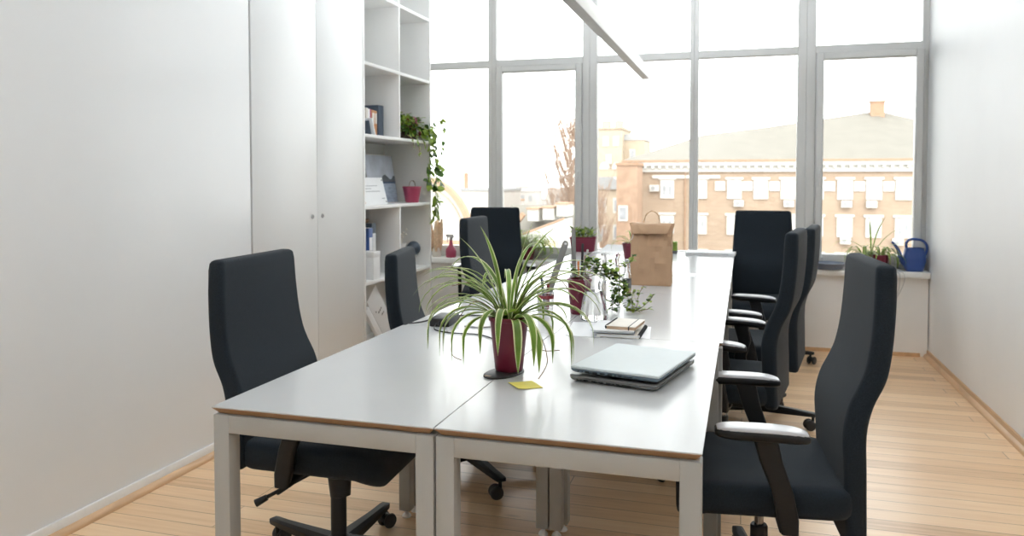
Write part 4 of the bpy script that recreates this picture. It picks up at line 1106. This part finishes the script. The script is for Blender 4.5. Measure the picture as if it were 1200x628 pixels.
def brick_building():
    t = thing('brick_building', 'long pale brick building with hipped grey roof seen through the right windows', 'building', (0, 70, -15))
    Z = 15; X0, X1 = -9.8, 34
    bm = nb(); box(bm, ((X0 + X1) / 2, 10.5, (Z + 2.0) / 2), (X1 - X0, 21, Z + 2.0)); obj('walls', bm, 'brick', t)
    bm = nb(); box(bm, ((X0 + X1) / 2, 10.5, Z + 2.25), (X1 - X0 + .5, 21.5, .55)); box(bm, ((X0 + X1) / 2, 10.5, Z + 2.68), (X1 - X0 + 1.1, 22.1, .32))
    k = X0
    while k < X1: box(bm, (k + .2, -.35, Z + 2.42), (.22, .4, .26)); k += .62
    obj('cornice', bm, 'stucco_white', t)
    bm = nb(); box(bm, ((X0 + X1) / 2, 10.5, Z + 2.93), (X1 - X0 + 1.3, 22.3, .18)); obj('gutter', bm, 'roof_rust', t)
    # roof
    ev = [(X0 - .6, -.6), (-3, -.6), (4, -.6), (11, -.6), (16, -.6), (X1 + .5, -.6)]
    rd = [(-9.6, 10.2, 3.6), (-4.0, 10.2, 5.75), (2.3, 10.2, 6.45), (11.9, 10.2, 7.75), (15.0, 10.2, 6.9), (24.0, 10.2, 4.6)]
    bm = nb(); loft(bm, [[(x, y, Z + 3.0) for x, y in ev], [(x, y, Z + zz) for x, y, zz in rd], [(x, 21.5, Z + 3.0) for x, y in ev]], False, False)
    obj('roof', bm, 'roof_pale', t, 20)
    ch = bx('chimney', (11.7, 9.3, Z + 7.7), (1.15, 1.0, 1.5), 'roof_rust', t); bx('chimney_cap', (11.7, 9.3, Z + 8.5), (1.35, 1.2, .16), 'brick_dark', ch)
    bx('string_course', ((X0 - 6) / 2 + 3, -.06, Z + 1.55), (5.8, .2, .28), 'stucco_white', t)
    # windows
    def win(x, z, w=1.2, h=1.6):
        f = bx('window', (x, -.02, z), (w, .24, h), 'stucco_white', t)
        for s in (-1, 1): bx('pane', (s * w * .21 + x, -.15, z - .08), (w * .2, .03, h * .5), 'far_pane', f)
        bx('lintel', (x, -.03, z + h / 2 + .16), (w + .3, .22, .2), 'stucco_white', f)
    xs = [-6.5, -3.7, -.82, 1.35, 3.55, 5.75, 8.0, 10.2, 12.4, 14.6, 16.8]
    for x in xs:
        win(x, .45 + Z)
        if x > -8: win(x, -2.65 + Z); win(x, -5.8 + Z)
    for x in (-2.0, .25, 2.45, 6.8, 9.1, 11.3, 13.5): bx('wall_panel', (x, -.03, Z + .75), (.85, .16, .8), 'stucco_white', t)
    def ac(x, z):
        a = bx('air_conditioner', (x, -.28, z), (.82, .36, .56), 'stucco_white', t, .03)
        bm = nb(); cyl(bm, (x - .1, -.47, z), (x - .1, -.45, z), .2, .2, 18); obj('fan_grille', bm, 'roof_grey', a)
    for x, z in ((-.45, -.72), (3.6, -.72), (8.1, -.72), (10.0, -.72), (8.05, -3.75), (-7.6, .55), (12.0, -3.75)): ac(x, z + Z)
    for x in (-4.95, -9.2, 17.9):
        bm = nb(); cyl(bm, (x, -.12, Z - 8), (x, -.12, Z + 2.2), .07, .07, 8); obj('downpipe', bm, 'roof_rust', t)
brick_building()

def tower_building():
    t = thing('tower_building', 'cream apartment tower with a notched parapet rising behind the brick roofline', 'building', (-17.3, 104, -15)); Z = 16
    bx('wall', (0, 0, (Z + 7.0) / 2), (4.6, 8, Z + 7.0), 'stucco', t)
    bm = nb()
    for x in (-1.7, .25, 1.9): box(bm, (x, -3.8, Z + 7.35), (1.0, .8, 1.0))
    box(bm, (0, 0, Z + 6.9), (4.9, 8.3, .3)); obj('parapet', bm, 'stucco', t)
    w = bx('wing', (3.6, 1, (Z + 5.4) / 2), (2.6, 7, Z + 5.4), 'stucco', t)
    bm = nb(); loft(bm, [[(2.2 - .1, -2.6, Z + 5.4), (5.0, -2.6, Z + 5.4), (5.0, 4.6, Z + 5.4), (2.1, 4.6, Z + 5.4)], [(2.4, -2.1, Z + 6.2), (4.6, -2.1, Z + 6.2), (4.6, 4.2, Z + 6.2), (2.4, 4.2, Z + 6.2)]]); obj('mansard_roof', bm, 'roof_grey', t)
    bx('lower_wall', (-.2, -4.5, (Z + 1.6) / 2), (6.2, 3, Z + 1.6), 'stucco', t)
    for x, z in ((-1.2, 5.2), (.2, 5.2), (1.5, 5.2), (-1.2, 2.9), (.6, 2.9), (3.4, 3.6)):
        f = bx('window', (x, -4.02 if x < 2.5 else -2.55, Z + z), (.75, .16, 1.2), 'stucco_white', t); bx('pane', (x, (-4.02 if x < 2.5 else -2.55) - .09, Z + z), (.5, .03, .9), 'far_pane', f)
    for x in (-1.7, .3, 1.9):
        bm = nb(); n = 10
        prism(bm, [(x + .55 * math.cos(PI * k / n), Z + 1.6 + .9 * math.sin(PI * k / n)) for k in range(n + 1)], -6.1, -4.4); obj('dormer', bm, 'stucco_white', t)
tower_building()

def side_wing():
    t = thing('brick_annex', 'narrow darker brick annex abutting the corner of the long brick building', 'building', (-9.35, 65.2, -15)); Z = 15
    bx('wall', (0, 1.6, (Z + 2.5) / 2), (1.7, 3.6, Z + 2.5), 'brick_dark', t); bx('coping', (0, 1.6, Z + 2.6), (1.9, 3.8, .22), 'roof_rust', t)
    f = bx('window', (-.3, -.22, Z - 1.5), (.8, .12, 1.3), 'stucco_white', t); bx('pane', (-.3, -.29, Z - 1.5), (.55, .03, 1.0), 'far_pane', f)
    t = thing('cream_house', 'low cream house with tin roof under the tower, beyond the bare trees', 'building', (-14.4, 82, -15))
    bx('wall', (0, 2, (Z + .3) / 2), (5.2, 5, Z + .3), 'stucco', t)
    bm = nb(); prism(bm, [(-2.9, Z + .3), (2.9, Z + .3), (1.2, Z + 1.6), (-1.5, Z + 1.6)], -.8, 4.9); obj('roof', bm, 'roof_grey', t)
    for x in (-1.6, .1, 1.7):
        for z in (-1.4, -4.2):
            f = bx('window', (x, -.5, Z + z), (.9, .12, 1.6), 'stucco_white', t); bx('pane', (x, -.57, Z + z), (.6, .03, 1.2), 'far_pane', f)
side_wing()

def arch_building():
    t = thing('arched_gable_house', 'white building with a great round arched gable outside the leftmost window', 'building', (-17.0, 40, -15)); Z = 15
    n = 30; rx, rz = 3.0, 3.75; zb = Z - 2.25
    arc = lambda k: [(rx * k * math.cos(PI * i / n), zb + rz * k * math.sin(PI * i / n)) for i in range(n + 1)]
    bm = nb(); prism(bm, [(rx * .93, 0)] + arc(.93) + [(-rx * .93, 0)], 0, 1.6); obj('gable_wall', bm, 'stucco_white', t)
    bm = nb(); a, b = arc(1.0), arc(.92)
    loft(bm, [[(x, y, z) for x, z in a] + [(x, y, z) for x, z in b[::-1]] for y in (-.3, .25)], True); obj('arch_rim', bm, 'roof_rust', t)
    bm = nb(); a, b = arc(.84), arc(.80)
    loft(bm, [[(x, y, z) for x, z in a] + [(x, y, z) for x, z in b[::-1]] for y in (-.12, .1)], True); obj('arch_moulding', bm, 'stucco', t)
    bx('ledge', (0, -.15, zb + .1), (rx * 2, .5, .28), 'roof_rust', t)
    t = thing('flat_roofed_block', 'pale block with a roof mast behind the arched gable', 'building', (-24.4, 72, -15))
    bx('wall', (0, 3, (Z + .3) / 2), (4.4, 6, Z + .3), 'far', t); bx('parapet', (0, 3, Z + .35), (4.6, 6.2, .25), 'roof_grey', t)
    bm = nb(); cyl(bm, (-1.2, 1, Z + .4), (-1.2, 1, Z + 3.2), .05, .03, 8); obj('mast', bm, 'roof_grey', t); bx('chimney', (-2.0, 1, Z + 1.2), (.35, .4, 1.6), 'roof_rust', t)
arch_building()

def dormer_house():
    t = thing('dormered_house', 'white house with three square roof dormers behind the leaning ruler', 'building', (-12.35, 48, -15)); Z = 15
    bx('wall', (0, 3, (Z - 2.9) / 2), (5.4, 6, Z - 2.9), 'stucco_white', t)
    bm = nb(); prism(bm, [(0, Z - 3.0), (-.6, Z - 3.0), (3, Z - .4), (6.6, Z - 3.0)], -2.8, 2.8)
    for v in bm.verts: v.co = Vector((v.co.y, v.co.x, v.co.z))
    obj('roof', bm, 'roof_pale', t)
    for x, z in ((-.5, -.95), (.5, -.85), (1.4, -.62)):
        d = bx('dormer', (x, .8, Z + z), (.72, 1.6, .75), 'stucco_white', t); bx('dormer_roof', (x, .75, Z + z + .42), (.82, 1.8, .1), 'roof_rust', d)
    bm = nb(); box(bm, (-1.95, -.2, Z - 2.0), (.28, .4, 2.9), 0, 1, Matrix.Rotation(R(38), 3, 'Y')); obj('verge_board', bm, 'roof_rust', t)
    t = thing('sloping_white_roof', 'white shed-roofed outbuilding below the dormered house', 'building', (-11.7, 44.5, -15))
    bm = nb(); prism(bm, [(-1.7, 0), (1.65, 0), (1.65, Z - 1.0), (-1.1, Z - 2.1), (-1.7, Z - 2.1)], 0, 2.4); obj('wall', bm, 'stucco_white', t)
    bm = nb(); tube(bm, [(-1.2, -.05, Z - 2.06), (1.7, -.05, Z - .95)], .06, 6); obj('verge', bm, 'roof_rust', t)
    bx('door', (.9, -.02, Z - 3.2), (.8, .1, 1.9), 'stucco', t)
dormer_house()
rnd = random.Random(77)
for k in range(17):
    yy = 118 + 6.6 * ((k * 7) % 17); x = -.335 * yy + (k / 16) * .125 * yy + rnd.uniform(-.8, .8); h = rnd.uniform(-4.5, -.4); w = rnd.uniform(3, 5.5)
    t = thing('distant_building', 'pale distant building on the hazy skyline beyond the rooftops', 'building', (x, yy, -15), 0, 'distant skyline buildings')
    bx('wall', (0, 0, (15 + h) / 2), (w, 5, 15 + h), 'far', t); bx('roof_slab', (0, 0, 15 + h + .15), (w + .3, 5.3, .3), rnd.choice(('roof_grey', 'roof_rust', 'far')), t)
    for q in (-.28, 0, .28): bx('window', (q * w, -2.52, 15 + h - 1.3), (w * .13, .06, 1.2), 'roof_grey', t)

def bare_tree(label, x, y, h, w, seed, n, zb=-15):
    rnd = random.Random(seed)
    t = thing('bare_tree', label, 'tree', (x, y, zb))
    bm = nb(); c = spline([(0, 0, 0), (.1, 0, h * .4), (-.1, 0, h * .75), (.0, 0, h)], 6); m = len(c); tube(bm, c, [.22 * (1 - .92 * i / (m - 1)) for i in range(m)], 8); obj('trunk', bm, 'bark', t)
    bm = nb()
    for k in range(n):
        u = rnd.uniform(.30, .97); p = c[int(u * (m - 1))]; a = rnd.uniform(0, 2 * PI); L = w * (1.15 - u) * rnd.uniform(.8, 1.5) + .5
        q = p + Vector((math.cos(a) * L * .4, math.sin(a) * L * .4, L * .7)); e = q + Vector((math.cos(a) * L * .25, math.sin(a) * L * .25, L * 1.1))
        tube(bm, [p, q, e], [.05, .035, .012], 5)
        for j in range(7):
            f = rnd.uniform(.15, 1); s = p.lerp(q, f * 2) if f < .5 else q.lerp(e, f * 2 - 1); b = a + rnd.uniform(-1.4, 1.4); l = L * rnd.uniform(.3, .65)
            g = s + Vector((math.cos(b) * l * .4, math.sin(b) * l * .4, l)); tube(bm, [s, s.lerp(g, .5) + Vector((0, 0, .02)), g], [.026, .02, .008], 4)
            for jj in range(3):
                s2 = s.lerp(g, rnd.uniform(.2, .9)); b2 = b + rnd.uniform(-1.5, 1.5); g2 = s2 + Vector((math.cos(b2) * l * .2, math.sin(b2) * l * .2, l * .5)); tube(bm, [s2, g2], [.016, .006], 3)
    obj('branches', bm, 'bark', t)
bare_tree('tall bare poplar tree between the dormered house and the tower', -12.6, 58.5, 19.9, 3.2, 1, 95)
bare_tree('lower bare tree in front of the cream house under the tower', -11.1, 62.5, 14.6, 2.0, 5, 40)

# ------------------------------------------------------------------ light
w = bpy.data.worlds.new('sky'); sc.world = w; w.use_nodes = True
nt = w.node_tree; bg = nt.nodes['Background']
tc = nt.nodes.new('ShaderNodeTexCoord'); n = _noise(nt, tc.outputs['Generated'], 3, 4)
nt.links.new(_ramp(nt, n, [(.3, (.965, .985, 1.0)), (.7, (.995, 1, .99))]), bg.inputs['Color'])
bg.inputs['Strength'].default_value = 5.5
def lamp(name, kind, loc, rot, energy, col=(1, 1, 1), **k):
    l = bpy.data.lights.new(name, kind); l.energy = energy; l.color = col
    for a, b in k.items(): setattr(l, a, b)
    o = bpy.data.objects.new(name, l); COL.objects.link(o); o.location = loc; o.rotation_euler = rot; return o
lamp('sun', 'SUN', (0, 0, 30), (R(52), 0, R(18)), 1.3, (1, .95, .88), angle=R(4))
# added fill: area lamps on top of the unlit pendants, aimed at the ceiling
UP_W = (80, 45)
lamp('added_uplight', 'AREA', (-.669, 4.05, 2.005 + .0785), (PI, 0, 0), UP_W[0], (.90, .96, 1), shape='RECTANGLE', size=.045, size_y=2.98)
lamp('added_uplight', 'AREA', (-.5, -.35, 2.3 + .0785), (PI, 0, 0), UP_W[1], (.90, .96, 1), shape='RECTANGLE', size=.045, size_y=1.98)

# ------------------------------------------------------------------ camera and view
cam = bpy.data.cameras.new('camera'); co = bpy.data.objects.new('camera', cam); COL.objects.link(co)
co.location = (0, 0, 1.3019); co.rotation_euler = (PI / 2 - .0372, -.0011 * 0, .2884)
cam.sensor_width = 36; cam.lens = 917.24 / 1200 * 36; cam.shift_y = -(314 - 244.63) / 1200
cam.clip_start = .05; cam.clip_end = 1000
cam.dof.use_dof = True; cam.dof.focus_distance = 2.45; cam.dof.aperture_fstop = 4.5
sc.camera = co
sc.view_settings.view_transform = 'Standard'; sc.view_settings.look = 'None'; sc.view_settings.exposure = 0; sc.view_settings.gamma = 1
sc.view_settings.use_curve_mapping = False
sc.cycles.max_bounces = 14; sc.cycles.diffuse_bounces = 8; sc.cycles.glossy_bounces = 5; sc.cycles.transmission_bounces = 12; sc.cycles.transparent_max_bounces = 16
sc.cycles.sample_clamp_indirect = 6; sc.cycles.caustics_reflective = False
sc.cycles.use_denoising = True
